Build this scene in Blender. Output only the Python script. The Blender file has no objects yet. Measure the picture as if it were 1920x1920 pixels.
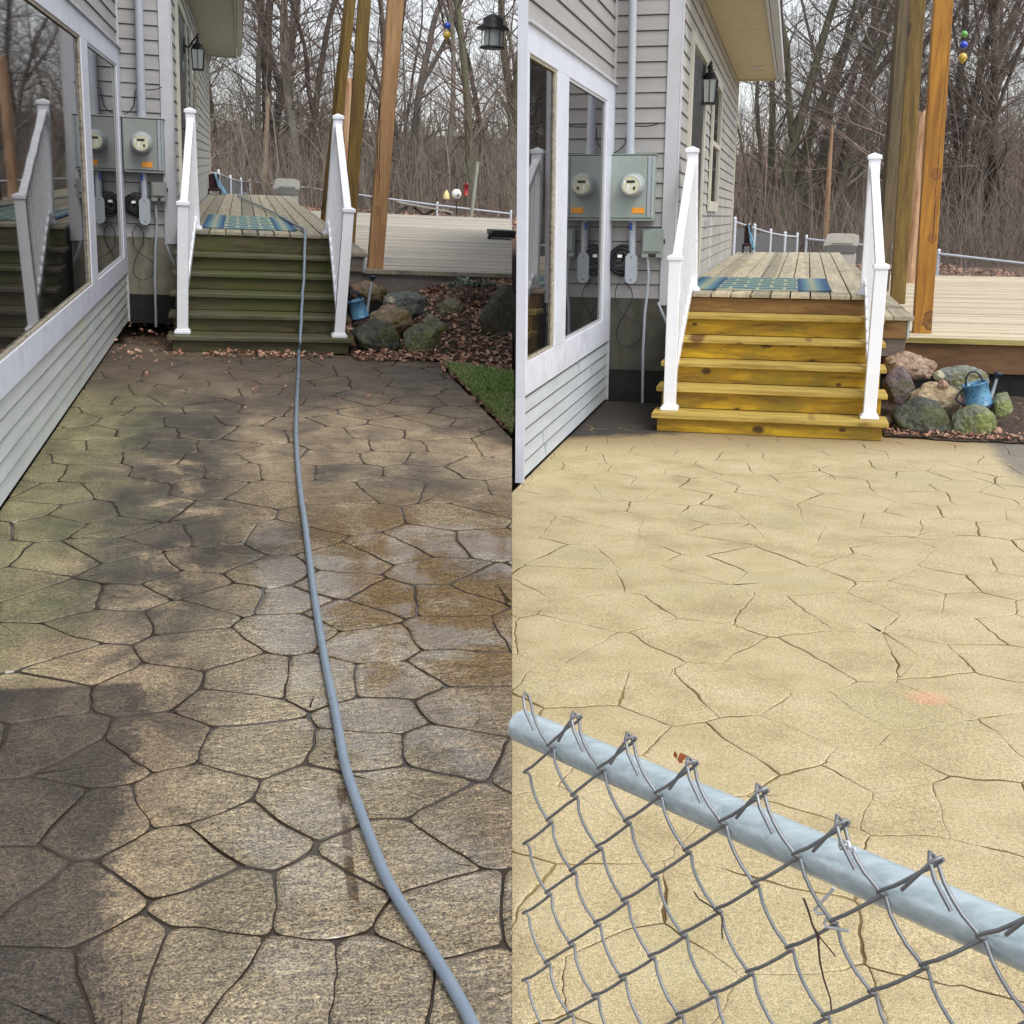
import bpy, bmesh, math, random
import numpy as np
from mathutils import Vector, Matrix, noise as mnoise
random.seed(7)
SC = bpy.context.scene
# ---------------- camera ----------------
F = 2200.0; CH = 1.7; PITCH = math.atan2(960-352, F)
cam_d = bpy.data.cameras.new('camera'); cam = bpy.data.objects.new('camera', cam_d)
SC.collection.objects.link(cam); SC.camera = cam
cam_d.sensor_fit = 'HORIZONTAL'; cam_d.sensor_width = 36.0; cam_d.lens = F/1920*36
cam_d.clip_start = 0.05; cam_d.clip_end = 900
cam.location = (0, 0, CH); cam.rotation_euler = (math.pi/2-PITCH, 0, 0)
# ---------------- light ----------------
SUN_EL, SUN_AZ = 55.0, 140.0      # azimuth clockwise from +Y
w = bpy.data.worlds.new('World'); SC.world = w; w.use_nodes = True
nt = w.node_tree; bg = nt.nodes['Background']
sky = nt.nodes.new('ShaderNodeTexSky'); sky.sky_type = 'NISHITA'; sky.sun_disc = False
sky.sun_elevation = math.radians(SUN_EL); sky.sun_rotation = math.radians(SUN_AZ)
sky.air_density = 1.0; sky.dust_density = 2.0; sky.ozone_density = 1.0
hs = nt.nodes.new('ShaderNodeHueSaturation'); hs.inputs['Saturation'].default_value = 0.28
nt.links.new(sky.outputs[0], hs.inputs['Color']); nt.links.new(hs.outputs[0], bg.inputs['Color'])
bg.inputs['Strength'].default_value = 0.15
sl = bpy.data.lights.new('sun', 'SUN'); so = bpy.data.objects.new('sun', sl); SC.collection.objects.link(so)
sl.energy = .75; sl.angle = math.radians(25); sl.color = (1.0, 0.95, 0.88)
a = math.radians(SUN_AZ); e = math.radians(SUN_EL)
sdir = Vector((math.sin(a)*math.cos(e), math.cos(a)*math.cos(e), math.sin(e)))
so.rotation_euler = sdir.to_track_quat('Z', 'Y').to_euler()
SC.view_settings.view_transform = 'Standard'; SC.view_settings.look = 'None'
SC.view_settings.exposure = 0.85; SC.view_settings.gamma = 1.0

# ---------------- places: each a gently sloping site with its own axes ----------------
def wray(u, v):
    cx, cy = u-960, -(v-960); s, c = math.sin(PITCH), math.cos(PITCH)
    return Vector((cx, cy*s+F*c, cy*c-F*s))
class Place:
    def __init__(s, vp=None, roll=0.0):
        if vp is None:
            s.R = Matrix.Identity(3); s.o = Vector((0, 0, 0))
        else:
            y = wray(*vp).normalized(); z = Vector((0, 0, 1)); z = (z-z.dot(y)*y).normalized(); x = y.cross(z)
            c, n = math.cos(roll), math.sin(roll)
            z2 = z*c+x*n; x2 = x*c-z*n
            s.R = Matrix((x2, y, z2)).transposed(); s.o = Vector((0, 0, CH))-CH*z2
        s.RT = s.R.transposed()
        s.M = Matrix.Translation(s.o) @ s.R.to_4x4()
    def ray(s, u, v): return s.RT @ wray(u, v)
    def g(s, u, v, Z=0.0): r = s.ray(u, v); return r*((Z-CH)/r.z)+Vector((0, 0, CH))
    def X(s, u, v, X): r = s.ray(u, v); return r*(X/r.x)+Vector((0, 0, CH))
    def Y(s, u, v, Y): r = s.ray(u, v); return r*(Y/r.y)+Vector((0, 0, CH))
    def W(s, p): return s.o+s.R @ Vector(p)
    def L(s, p): return s.RT @ (Vector(p)-s.o)
PA = Place((448, 300), .045); PB = Place((1490, 405), 0.0); PW = Place()

# ---------------- object helpers ----------------
COL = SC.collection
def thing(P, name, base, label, cat, group=None, kind=None):
    o = bpy.data.objects.new(name, None); COL.objects.link(o)
    o.empty_display_size = .1
    o.matrix_world = P.M @ Matrix.Translation(Vector(base))
    if label: o['label'] = label
    if cat: o['category'] = cat
    if group: o['group'] = group
    if kind: o['kind'] = kind
    o['bx'], o['by'], o['bz'] = base[0], base[1], base[2]
    return o
class MB:
    """collects shapes in place coordinates, links them as one mesh object"""
    def __init__(s): s.v = []; s.f = []; s.mi = []; s.sm = []; s.cur = 0
    def add(s, vs, fs, smooth=False):
        n = len(s.v); s.v.extend([tuple(p) for p in vs])
        for f in fs: s.f.append(tuple(i+n for i in f)); s.mi.append(s.cur); s.sm.append(smooth)
    def box(s, lo, hi, R=None, c=None):
        x0, y0, z0 = lo; x1, y1, z1 = hi
        vs = [Vector(p) for p in ((x0,y0,z0),(x1,y0,z0),(x1,y1,z0),(x0,y1,z0),(x0,y0,z1),(x1,y0,z1),(x1,y1,z1),(x0,y1,z1))]
        if R is not None:
            c = Vector(c) if c is not None else Vector((0,0,0)); vs = [c+R @ (p-c) for p in vs]
        s.add(vs, [(0,3,2,1),(4,5,6,7),(0,1,5,4),(1,2,6,5),(2,3,7,6),(3,0,4,7)])
    def bar(s, a, b, wx, wy, up=(0,0,1)):
        """box beam from a to b, width wx (sideways), wy (along up-ish)"""
        a, b = Vector(a), Vector(b); d = (b-a).normalized(); up = Vector(up)
        if abs(d.dot(up)) > .98: up = Vector((0, 1, 0))
        sd = d.cross(up).normalized(); u2 = sd.cross(d).normalized()
        vs = []
        for p in (a, b):
            for q in ((-1,-1),(1,-1),(1,1),(-1,1)): vs.append(p+sd*q[0]*wx/2+u2*q[1]*wy/2)
        s.add(vs, [(3,2,1,0),(4,5,6,7),(0,1,5,4),(1,2,6,5),(2,3,7,6),(3,0,4,7)])
    def tube(s, pts, r, n=8, cap=True, closed=False):
        pts = [Vector(p) for p in pts]; m = len(pts)
        rr = r if isinstance(r, (list, tuple)) else [r]*m
        base = []; prev = None; vs = []
        for i, p in enumerate(pts):
            if closed: d = pts[(i+1) % m]-pts[i-1]
            else: d = pts[min(i+1, m-1)]-pts[max(i-1, 0)]
            if d.length < 1e-9: d = Vector((0,0,1))
            d.normalize()
            if prev is None:
                prev = d.orthogonal().normalized()
            prev = (prev-prev.dot(d)*d)
            if prev.length < 1e-6: prev = d.orthogonal()
            prev.normalize(); bi = d.cross(prev)
            for k in range(n):
                t = 2*math.pi*k/n; vs.append(p+(prev*math.cos(t)+bi*math.sin(t))*rr[i])
        fs = []
        for i in range(m if closed else m-1):
            j = (i+1) % m
            for k in range(n): fs.append((i*n+k, i*n+(k+1) % n, j*n+(k+1) % n, j*n+k))
        s.add(vs, fs, True)
        if cap and not closed:
            s.add(vs[:n], [tuple(range(n-1, -1, -1))]); s.add(vs[-n:], [tuple(range(n))])
    def lathe(s, c, prof, n=24, axis='z', R=None, cap=True):
        """prof: list of (radius, height) from bottom to top, about c"""
        c = Vector(c); vs = []
        for r, h in prof:
            for k in range(n):
                t = 2*math.pi*k/n
                p = Vector((r*math.cos(t), r*math.sin(t), h))
                if axis == 'y': p = Vector((p.x, p.z, -p.y))     # height runs along +y
                elif axis == 'x': p = Vector((p.z, p.y, -p.x))
                if R is not None: p = R @ p
                vs.append(c+p)
        fs = []
        for i in range(len(prof)-1):
            for k in range(n): fs.append((i*n+k, i*n+(k+1) % n, (i+1)*n+(k+1) % n, (i+1)*n+k))
        s.add(vs, fs, True)
        if cap: s.add(vs[:n], [tuple(range(n-1, -1, -1))]); s.add(vs[-n:], [tuple(range(n))])
    def prism(s, poly, z0, z1):
        n = len(poly); vs = [(x, y, z0) for x, y in poly]+[(x, y, z1) for x, y in poly]
        fs = [tuple(range(n-1, -1, -1)), tuple(range(n, 2*n))]+[(i, (i+1) % n, n+(i+1) % n, n+i) for i in range(n)]
        s.add(vs, fs)
    def obj(s, name, mats, parent=None, P=None, bevel=0, label=None, cat=None, group=None, kind=None, base=(0,0,0), cuts=None):
        me = bpy.data.meshes.new(name)
        b = Vector((parent['bx'], parent['by'], parent['bz'])) if parent is not None else Vector(base)
        if cuts: # (point, normal) in place coordinates; the side the normal points to is removed
            bm = bmesh.new(); me0 = bpy.data.meshes.new('tmp'); me0.from_pydata([tuple(v) for v in s.v], [], s.f)
            me0.polygons.foreach_set('material_index', s.mi); me0.polygons.foreach_set('use_smooth', s.sm)
            bm.from_mesh(me0)
            for co, no in cuts:
                bmesh.ops.bisect_plane(bm, geom=bm.verts[:]+bm.edges[:]+bm.faces[:], plane_co=co, plane_no=no, clear_outer=True)
            bmesh.ops.translate(bm, verts=bm.verts[:], vec=-b)
            bm.to_mesh(me); bm.free(); bpy.data.meshes.remove(me0)
        else:
            me.from_pydata([(p[0]-b.x, p[1]-b.y, p[2]-b.z) for p in s.v], [], s.f)
            me.polygons.foreach_set('material_index', s.mi); me.polygons.foreach_set('use_smooth', s.sm)
        if not isinstance(mats, (list, tuple)): mats = [mats]
        for m in mats: me.materials.append(m)
        me.update()
        o = bpy.data.objects.new(name, me); COL.objects.link(o)
        if parent is not None:
            o.parent = parent; o['bx'], o['by'], o['bz'] = b.x, b.y, b.z
        else: o.matrix_world = P.M @ Matrix.Translation(b)
        if label: o['label'] = label
        if cat: o['category'] = cat
        if group: o['group'] = group
        if kind: o['kind'] = kind
        if bevel:
            md = o.modifiers.new('bevel', 'BEVEL'); md.width = bevel; md.segments = 2; md.limit_method = 'ANGLE'; md.angle_limit = math.radians(50)
        return o
def cutw(P, pw, nw):
    """world cutting plane in place coordinates"""
    return (P.L(pw), P.RT @ Vector(nw))
SEAM_A = cutw(PA, (-.0004, 0, 0), (1, 0, 0)); SEAM_B = cutw(PB, (.0004, 0, 0), (-1, 0, 0))

# ---------------- materials ----------------
class NT:
    def __init__(s, name, rough=.6, col=(.5,.5,.5), metal=0, spec=None, ior=None):
        s.m = bpy.data.materials.new(name); s.m.use_nodes = True; s.t = s.m.node_tree
        s.b = s.t.nodes['Principled BSDF']; s.b.inputs['Roughness'].default_value = rough
        s.b.inputs['Base Color'].default_value = (*col, 1); s.b.inputs['Metallic'].default_value = metal
        if spec is not None: s.b.inputs['Specular IOR Level'].default_value = spec
        if ior: s.b.inputs['IOR'].default_value = ior
        s.co = None
    def n(s, ty, **kw):
        x = s.t.nodes.new(ty)
        for k, v in kw.items(): setattr(x, k, v)
        return x
    def lk(s, a, b): s.t.links.new(a, b)
    def put(s, sock, v):
        if hasattr(v, 'is_output'): s.lk(v, sock)
        elif isinstance(v, (tuple, list)) and sock.type == 'RGBA' and len(v) == 3: sock.default_value = (*v, 1)
        else: sock.default_value = v
    def coord(s):
        if s.co is None: s.co = s.n('ShaderNodeTexCoord').outputs['Object']
        return s.co
    def mp(s, scale=(1,1,1), rot=(0,0,0), loc=(0,0,0), vec=None):
        x = s.n('ShaderNodeMapping'); s.lk(vec or s.coord(), x.inputs[0])
        x.inputs['Scale'].default_value = scale; x.inputs['Rotation'].default_value = rot; x.inputs['Location'].default_value = loc
        return x.outputs[0]
    def noise(s, scale=5, detail=4, rough=.55, vec=None, dist=0, out=0):
        x = s.n('ShaderNodeTexNoise'); x.inputs['Scale'].default_value = scale; x.inputs['Detail'].default_value = detail
        x.inputs['Roughness'].default_value = rough; x.inputs['Distortion'].default_value = dist
        s.lk(vec or s.coord(), x.inputs['Vector']); return x.outputs[out]
    def vor(s, scale=5, vec=None, feature='F1', out=0, rand=1.0):
        x = s.n('ShaderNodeTexVoronoi', feature=feature); x.inputs['Scale'].default_value = scale; x.inputs['Randomness'].default_value = rand
        s.lk(vec or s.coord(), x.inputs['Vector']); return x.outputs[out]
    def ramp(s, fac, stops, interp='LINEAR'):
        x = s.n('ShaderNodeValToRGB'); x.color_ramp.interpolation = interp; s.lk(fac, x.inputs[0])
        el = x.color_ramp.elements
        while len(el) < len(stops): el.new(.5)
        for i, (p, c) in enumerate(stops):
            el[i].position = p; el[i].color = (*c, 1) if isinstance(c, (tuple, list)) else (c, c, c, 1)
        return x.outputs[0]
    def math(s, op, a, b=0.0, clamp=False):
        x = s.n('ShaderNodeMath', operation=op); x.use_clamp = clamp; s.put(x.inputs[0], a); s.put(x.inputs[1], b); return x.outputs[0]
    def mix(s, a, b, fac, mode='MIX'):
        x = s.n('ShaderNodeMix', data_type='RGBA', blend_type=mode); s.put(x.inputs[0], fac); s.put(x.inputs[6], a); s.put(x.inputs[7], b); return x.outputs[2]
    def sep(s, vec=None):
        x = s.n('ShaderNodeSeparateXYZ'); s.lk(vec or s.coord(), x.inputs[0]); return x.outputs
    def rng(s, v, a, b, c=0., d=1.):
        x = s.n('ShaderNodeMapRange'); x.interpolation_type = 'SMOOTHSTEP'; s.put(x.inputs[0], v)
        for i, q in enumerate((a, b, c, d)): x.inputs[i+1].default_value = q
        return x.outputs[0]
    def bump(s, h, strength=.3, dist=.01, prev=None):
        x = s.n('ShaderNodeBump'); s.lk(h, x.inputs['Height']); x.inputs['Strength'].default_value = strength; x.inputs['Distance'].default_value = dist
        if prev: s.lk(prev, x.inputs['Normal'])
        s.lk(x.outputs[0], s.b.inputs['Normal']); return x.outputs[0]
    def color(s, c): s.put(s.b.inputs['Base Color'], c)
    def rough(s, r): s.put(s.b.inputs['Roughness'], r)
def paint(name, col, rough=.45, var=.12, dirt=None, metal=0, bump=.05, scale=6):
    t = NT(name, rough, col, metal); n = t.noise(scale, 5, .6)
    lo = tuple(c*(1-var) for c in col); hi = tuple(min(1, c*(1+var*.6)) for c in col)
    c = t.ramp(n, [(.3, lo), (.7, hi)])
    if dirt: c = t.mix(c, dirt[0], t.rng(t.noise(dirt[1], 6, .65), dirt[2], dirt[2]+.2))
    t.color(c)
    if bump: t.bump(t.noise(60, 3), bump, .003)
    t.rough(t.rng(t.noise(9, 4), .3, .7, max(.05, rough-.1), min(1, rough+.12)))
    return t.m
def wood(name, dark, light, axis='x', rough=.75, stretch=14, moss=None, knots=None, wet=0, scale=1.0, shift=0, bump=.35, board=None, marks=None):
    """grain runs along axis; per-board variation comes from a coarse noise across the grain"""
    t = NT(name, rough)
    st = {'x': (1, stretch, stretch), 'y': (stretch, 1, stretch), 'z': (stretch, stretch, 1)}[axis]
    v = t.mp(tuple(q*scale for q in st), loc=(shift, shift*1.7, shift*.6))
    g1 = t.noise(1.6, 6, .62, v, dist=.6); g2 = t.noise(6, 4, .6, v)
    c = t.ramp(g1, [(.32, dark), (.5, tuple((a+b)/2 for a, b in zip(dark, light))), (.68, light)])
    c = t.mix(c, tuple(q*.55 for q in dark), t.rng(g2, .58, .72, 0, .55))
    if moss:
        mcol, msc, mthr = moss; c = t.mix(c, mcol, t.rng(t.noise(msc, 5, .6), mthr, mthr+.18, 0, .85))
    if board:
        s_ = t.sep(); fl = t.math('FLOOR', t.math('DIVIDE', t.math('ADD', s_[board[0]], board[2]), board[1])); wn = t.n('ShaderNodeTexWhiteNoise', noise_dimensions='1D'); t.lk(fl, wn.inputs['W'])
        c = t.mix(c, t.ramp(wn.outputs['Value'], [(0, (.33, .33, .34)), (.5, (.5, .5, .5)), (1, (.64, .63, .60))]), .8, 'OVERLAY')
    s_ = t.sep(); ia, ib = {'x': (0, 2), 'y': (1, 0), 'z': (2, 0)}[axis]
    if knots:
        kc, ks, kr = knots; cb = t.n('ShaderNodeCombineXYZ'); t.lk(t.math('MULTIPLY', s_[ia], .62), cb.inputs[0]); t.lk(s_[ib], cb.inputs[1]); cb.inputs[2].default_value = 0
        vm = t.n('ShaderNodeVectorMath', operation='ADD'); t.lk(cb.outputs[0], vm.inputs[0]); vm.inputs[1].default_value = (shift*.37, shift*.21, 0)
        x = t.n('ShaderNodeTexVoronoi', feature='F1', voronoi_dimensions='2D'); x.inputs['Scale'].default_value = ks; t.lk(vm.outputs[0], x.inputs['Vector'])
        sz = t.sep(x.outputs['Color'])[0]; d = t.math('DIVIDE', x.outputs['Distance'], t.math('ADD', t.math('MULTIPLY', sz, 1.6), .15)); d = t.math('ADD', d, t.math('MULTIPLY', t.noise(30, 3), .05))
        c = t.mix(c, kc, t.rng(d, kr, kr+.05, .92, 0))
        c = t.mix(c, tuple(q*.6 for q in light), t.rng(t.math('ABSOLUTE', t.math('SUBTRACT', d, kr+.10)), .0, .03, .5, 0))
    for mk_ in (marks or ()):
        if mk_[0] == 'knot':
            _, x0_, z0_, r_, kc = mk_; dx = t.math('MULTIPLY', t.math('SUBTRACT', s_[ib], x0_), 1/r_); dz = t.math('MULTIPLY', t.math('SUBTRACT', s_[ia], z0_), .75/r_)
            dd = t.math('SQRT', t.math('ADD', t.math('MULTIPLY', dx, dx), t.math('MULTIPLY', dz, dz))); dd = t.math('ADD', dd, t.math('MULTIPLY', t.noise(28, 4), .9)); dd = t.math('SUBTRACT', dd, .35)
            rg = t.math('ADD', t.math('MULTIPLY', t.math('SINE', t.math('MULTIPLY', dd, 8)), .18), .62)
            c = t.mix(c, kc, t.math('MULTIPLY', t.rng(dd, 1.25, .95), rg))
        else:
            _, x0_, z0_, z1_, w_, kc = mk_; cx = t.math('ADD', t.math('MULTIPLY', t.math('SUBTRACT', t.noise(2.5, 3), .5), .05), x0_)
            d = t.math('ABSOLUTE', t.math('SUBTRACT', s_[ib], cx)); zm = t.math('MULTIPLY', t.rng(s_[ia], z0_, z0_+.12), t.rng(s_[ia], z1_, z1_-.12))
            c = t.mix(c, kc, t.math('MULTIPLY', t.rng(t.math('SUBTRACT', d, t.math('MULTIPLY', t.noise(5, 2), w_)), w_*.5, 0), zm))
    t.color(c); h = t.math('ADD', g1, t.math('MULTIPLY', g2, .6)); t.bump(h, bump, .006)
    if wet: t.rough(t.rng(t.noise(3, 3), .4, .65, max(.12, rough-wet), rough))
    return t.m
M = {}
def siding_mat(name, col, stain=None, zmoss=None):
    t = NT(name, .5, col); v = t.mp((.6, .6, 6)); n = t.noise(2.2, 5, .6, v); n2 = t.noise(1.3, 4, .6)
    c = t.ramp(n, [(.3, tuple(q*.86 for q in col)), (.7, tuple(min(1, q*1.07) for q in col))])
    c = t.mix(c, tuple(q*.7 for q in col), t.rng(n2, .55, .8, 0, .35))
    if stain: c = t.mix(c, stain[0], t.rng(t.noise(stain[1], 4, .6, t.mp((1, 1, .5))), stain[2], stain[2]+.2, 0, stain[3]))
    t.color(c); t.bump(t.noise(30, 4, .6, t.mp((.3, .3, 4))), .12, .002)
    return t.m
M['sidA'] = siding_mat('siding_grey_A', (.36, .35, .345))
M['sidAlow'] = siding_mat('siding_low_A', (.50, .53, .52), ((.50, .56, .30), .9, .52, .55))
M['sidAside'] = siding_mat('siding_side_A', (.40, .395, .37), ((.42, .45, .16), .55, .50, .60))
M['sidB'] = siding_mat('siding_grey_B', (.36, .345, .335))
M['sidBlow'] = siding_mat('siding_low_B', (.50, .54, .57))
M['sidBside'] = siding_mat('siding_side_B', (.38, .36, .34), ((.55, .55, .52), 1.8, .48, .7))
M['trim'] = paint('white_trim', (.66, .69, .78), .4, .06, ((.45, .43, .38), 5, .66))
M['trimg'] = paint('grey_trim', (.52, .53, .56), .45, .08)
M['cream'] = paint('cream_trim', (.55, .53, .45), .5, .08)
M['vinyl'] = paint('white_vinyl', (.86, .88, .93), .25, .03, bump=0)
M['putty'] = paint('peeling_putty', (.42, .38, .30), .9, .5, ((.10, .08, .06), 40, .5), bump=.8, scale=45)
def glass_mat(name, ior, col=(.012, .012, .014)):
    t = NT(name, .022, col, ior=ior); t.b.inputs['Specular IOR Level'].default_value = .5
    t.bump(t.noise(1.1, 2), .03, .02); return t.m
M['glass'] = glass_mat('window_glass', 1.42)
M['dark'] = paint('void_shade', (.012, .012, .012), .9, .2, bump=0)  # near-black colour painted in for the shade under decks and walls
M['conc'] = paint('foundation_concrete', (.22, .20, .155), .85, .25, ((.09, .085, .05), 2.5, .5), bump=.5)
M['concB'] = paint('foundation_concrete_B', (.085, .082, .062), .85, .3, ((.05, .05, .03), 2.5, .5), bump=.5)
M['wallfoot'] = paint('black_wall_foot', (.010, .010, .009), .7, .3, bump=.4)
M['soffitA'] = paint('soffit_A', (.47, .48, .42), .6, .05)
M['soffitB'] = paint('soffit_B', (.62, .54, .36), .6, .08)
M['galv'] = paint('galvanised_pipe', (.42, .47, .50), .38, .12, metal=.35, bump=.05, scale=12)
M['galvdk'] = paint('galvanised_wire', (.26, .27, .28), .42, .2, metal=.55, bump=0, scale=30)
M['meterA'] = paint('meter_grey_A', (.27, .29, .27), .45, .08)
M['meterB'] = paint('meter_grey_B', (.30, .35, .32), .45, .08)
M['pvc'] = paint('grey_pvc', (.40, .44, .48), .45, .05)
M['black'] = paint('black_metal', (.014, .014, .016), .45, .2)
M['rubber'] = paint('black_cable', (.012, .012, .014), .5, .2, bump=0)
M['orange'] = paint('orange_sticker', (.85, .33, .03), .5, .1, ((.35, .16, .05), 60, .55), bump=0)
M['lens'] = NT('meter_glass', .05, (.42, .44, .42)).m
M['face'] = paint('meter_face', (.62, .62, .42), .5, .1, ((.75, .78, .76), 30, .5), bump=0)
M['blue'] = paint('blue_tag', (.02, .08, .35), .5)
M['hose'] = paint('grey_blue_hose', (.20, .25, .31), .35, .08, bump=0, scale=20)
t = NT('hazy_lantern_glass', .25, (.55, .58, .55)); M['lglass'] = t.m
# ---------------- patios ----------------
def patio_mat_A():
    t = NT('stamped_concrete_A', .5); s = t.sep(); X0, Y0 = s[0], s[1]
    fa = t.math('SUBTRACT', t.noise(34, 6, .75), .5); fb = t.math('SUBTRACT', t.noise(8, 6, .7, dist=.6), .5)
    X = t.math('ADD', X0, t.math('ADD', t.math('MULTIPLY', fa, .22), t.math('MULTIPLY', fb, .22))); Y = t.math('ADD', Y0, t.math('ADD', t.math('MULTIPLY', fa, .30), t.math('MULTIPLY', fb, .25)))
    n1 = t.noise(.9, 9, .70, dist=.4); n2 = t.noise(3.2, 7, .66, t.mp((1, .7, 1)), dist=.5); n3 = t.noise(55, 5, .75); nf = t.noise(140, 3, .85)
    c = t.ramp(n2, [(.28, (.12, .094, .066)), (.44, (.25, .19, .125)), (.60, (.38, .30, .195)), (.8, (.50, .40, .27))])
    # dark weathering in broad patches
    dk = t.rng(n1, .47, .62); c = t.mix(c, t.ramp(n2, [(.3, (.044, .039, .035)), (.7, (.145, .118, .095))]), t.math('MULTIPLY', dk, .8))
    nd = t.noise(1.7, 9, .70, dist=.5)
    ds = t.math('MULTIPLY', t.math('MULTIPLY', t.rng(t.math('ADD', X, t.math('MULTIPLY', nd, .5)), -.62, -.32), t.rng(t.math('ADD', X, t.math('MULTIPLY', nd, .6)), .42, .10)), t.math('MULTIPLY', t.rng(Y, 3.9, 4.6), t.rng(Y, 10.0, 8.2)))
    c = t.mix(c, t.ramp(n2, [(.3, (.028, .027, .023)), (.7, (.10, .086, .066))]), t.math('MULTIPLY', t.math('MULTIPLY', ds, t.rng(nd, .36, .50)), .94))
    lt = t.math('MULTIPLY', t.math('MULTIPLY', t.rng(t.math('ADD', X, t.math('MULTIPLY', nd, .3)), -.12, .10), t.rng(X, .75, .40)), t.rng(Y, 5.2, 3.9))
    c = t.mix(c, t.ramp(n2, [(.3, (.30, .25, .17)), (.7, (.58, .49, .35))]), t.math('MULTIPLY', lt, .75))  # pale middle stones, extra brightness painted in for the wet highlights
    # algae near the house wall
    wv = t.math('MULTIPLY', t.noise(2.0, 4), .9)
    gm = t.math('MULTIPLY', t.rng(t.math('ADD', X, wv), .02, -.42), t.math('MULTIPLY', t.rng(Y, 3.3, 4.2), t.rng(Y, 11, 8.6)))
    c = t.mix(c, t.ramp(n2, [(.3, (.075, .078, .038)), (.7, (.25, .245, .125))]), t.math('MULTIPLY', gm, .75))
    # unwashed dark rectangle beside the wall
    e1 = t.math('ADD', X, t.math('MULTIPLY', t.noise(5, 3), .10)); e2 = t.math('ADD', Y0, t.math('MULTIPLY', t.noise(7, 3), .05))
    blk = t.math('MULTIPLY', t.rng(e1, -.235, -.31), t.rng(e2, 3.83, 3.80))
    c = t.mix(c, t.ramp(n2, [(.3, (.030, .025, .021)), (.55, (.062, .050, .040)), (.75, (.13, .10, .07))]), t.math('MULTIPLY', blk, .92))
    # far end by the steps
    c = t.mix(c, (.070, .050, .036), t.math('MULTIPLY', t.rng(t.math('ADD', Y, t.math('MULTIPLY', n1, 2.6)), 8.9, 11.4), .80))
    # ochre wet stones to the right
    om = t.math('MULTIPLY', t.rng(X, .1, .55), t.math('MULTIPLY', t.rng(Y, 3.2, 4.0), t.rng(Y, 6.6, 5.2)))
    c = t.mix(c, (.23, .14, .045), t.math('MULTIPLY', t.math('MULTIPLY', om, t.rng(n2, .58, .46)), .85))
    # rusty drip line beside the hose
    ln = t.math('ABSOLUTE', t.math('ADD', X0, t.math('MULTIPLY', t.math('SUBTRACT', t.noise(6, 2), .5), -.03)) , 0)
    lx = t.math('ADD', t.math('MULTIPLY', Y0, .028), .174)
    ld = t.math('ABSOLUTE', t.math('SUBTRACT', t.math('ADD', X0, t.math('MULTIPLY', fb, .03)), lx))
    lm = t.math('MULTIPLY', t.rng(ld, .016, .010), t.math('MULTIPLY', t.rng(Y0, 2.35, 2.42), t.rng(Y0, 3.5, 3.3)))
    lm = t.math('MULTIPLY', lm, t.rng(t.noise(14, 3), .44, .52))
    c = t.mix(c, (.12, .065, .02), t.math('MULTIPLY', lm, .9))
    # pinkish spot and sand speckle
    c = t.mix(c, t.ramp(n3, [(.35, (.03, .025, .02)), (.5, (.5, .5, .5)), (.66, (1., .92, .75))]), .5, 'OVERLAY')
    c = t.mix(c, t.ramp(nf, [(.38, (.04, .03, .02)), (.5, (.5, .5, .5)), (.62, (1., .97, .85))]), .75, 'OVERLAY')
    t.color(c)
    wet = t.math('MULTIPLY', t.rng(t.math('ADD', X, t.math('MULTIPLY', n1, .8)), .0, .5), t.rng(Y, 8.0, 5.0))
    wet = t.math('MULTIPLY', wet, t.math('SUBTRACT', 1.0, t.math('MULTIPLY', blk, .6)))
    r = t.rng(t.math('ADD', t.math('MULTIPLY', wet, .30), t.math('MULTIPLY', n2, .5)), .2, .60, .60, .13); t.rough(r)
    t.put(t.b.inputs['Coat Weight'], t.math('MULTIPLY', t.rng(t.math('ADD', t.math('MULTIPLY', wet, .6), nd), 1.03, 1.16), .9)); t.b.inputs['Coat Roughness'].default_value = .10; t.b.inputs['Coat IOR'].default_value = 1.7
    h = t.noise(7, 7, .66, t.mp((.8, 1.3, 1)), dist=1.6)
    b = t.bump(h, .8, .02)
    rp = t.math('MULTIPLY', t.noise(15, 5, .6, t.mp((.7, 1.5, 1)), dist=2.2), wet); b = t.bump(rp, 1.0, .05, b)
    t.bump(n3, .6, .004, b); return t.m
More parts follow.
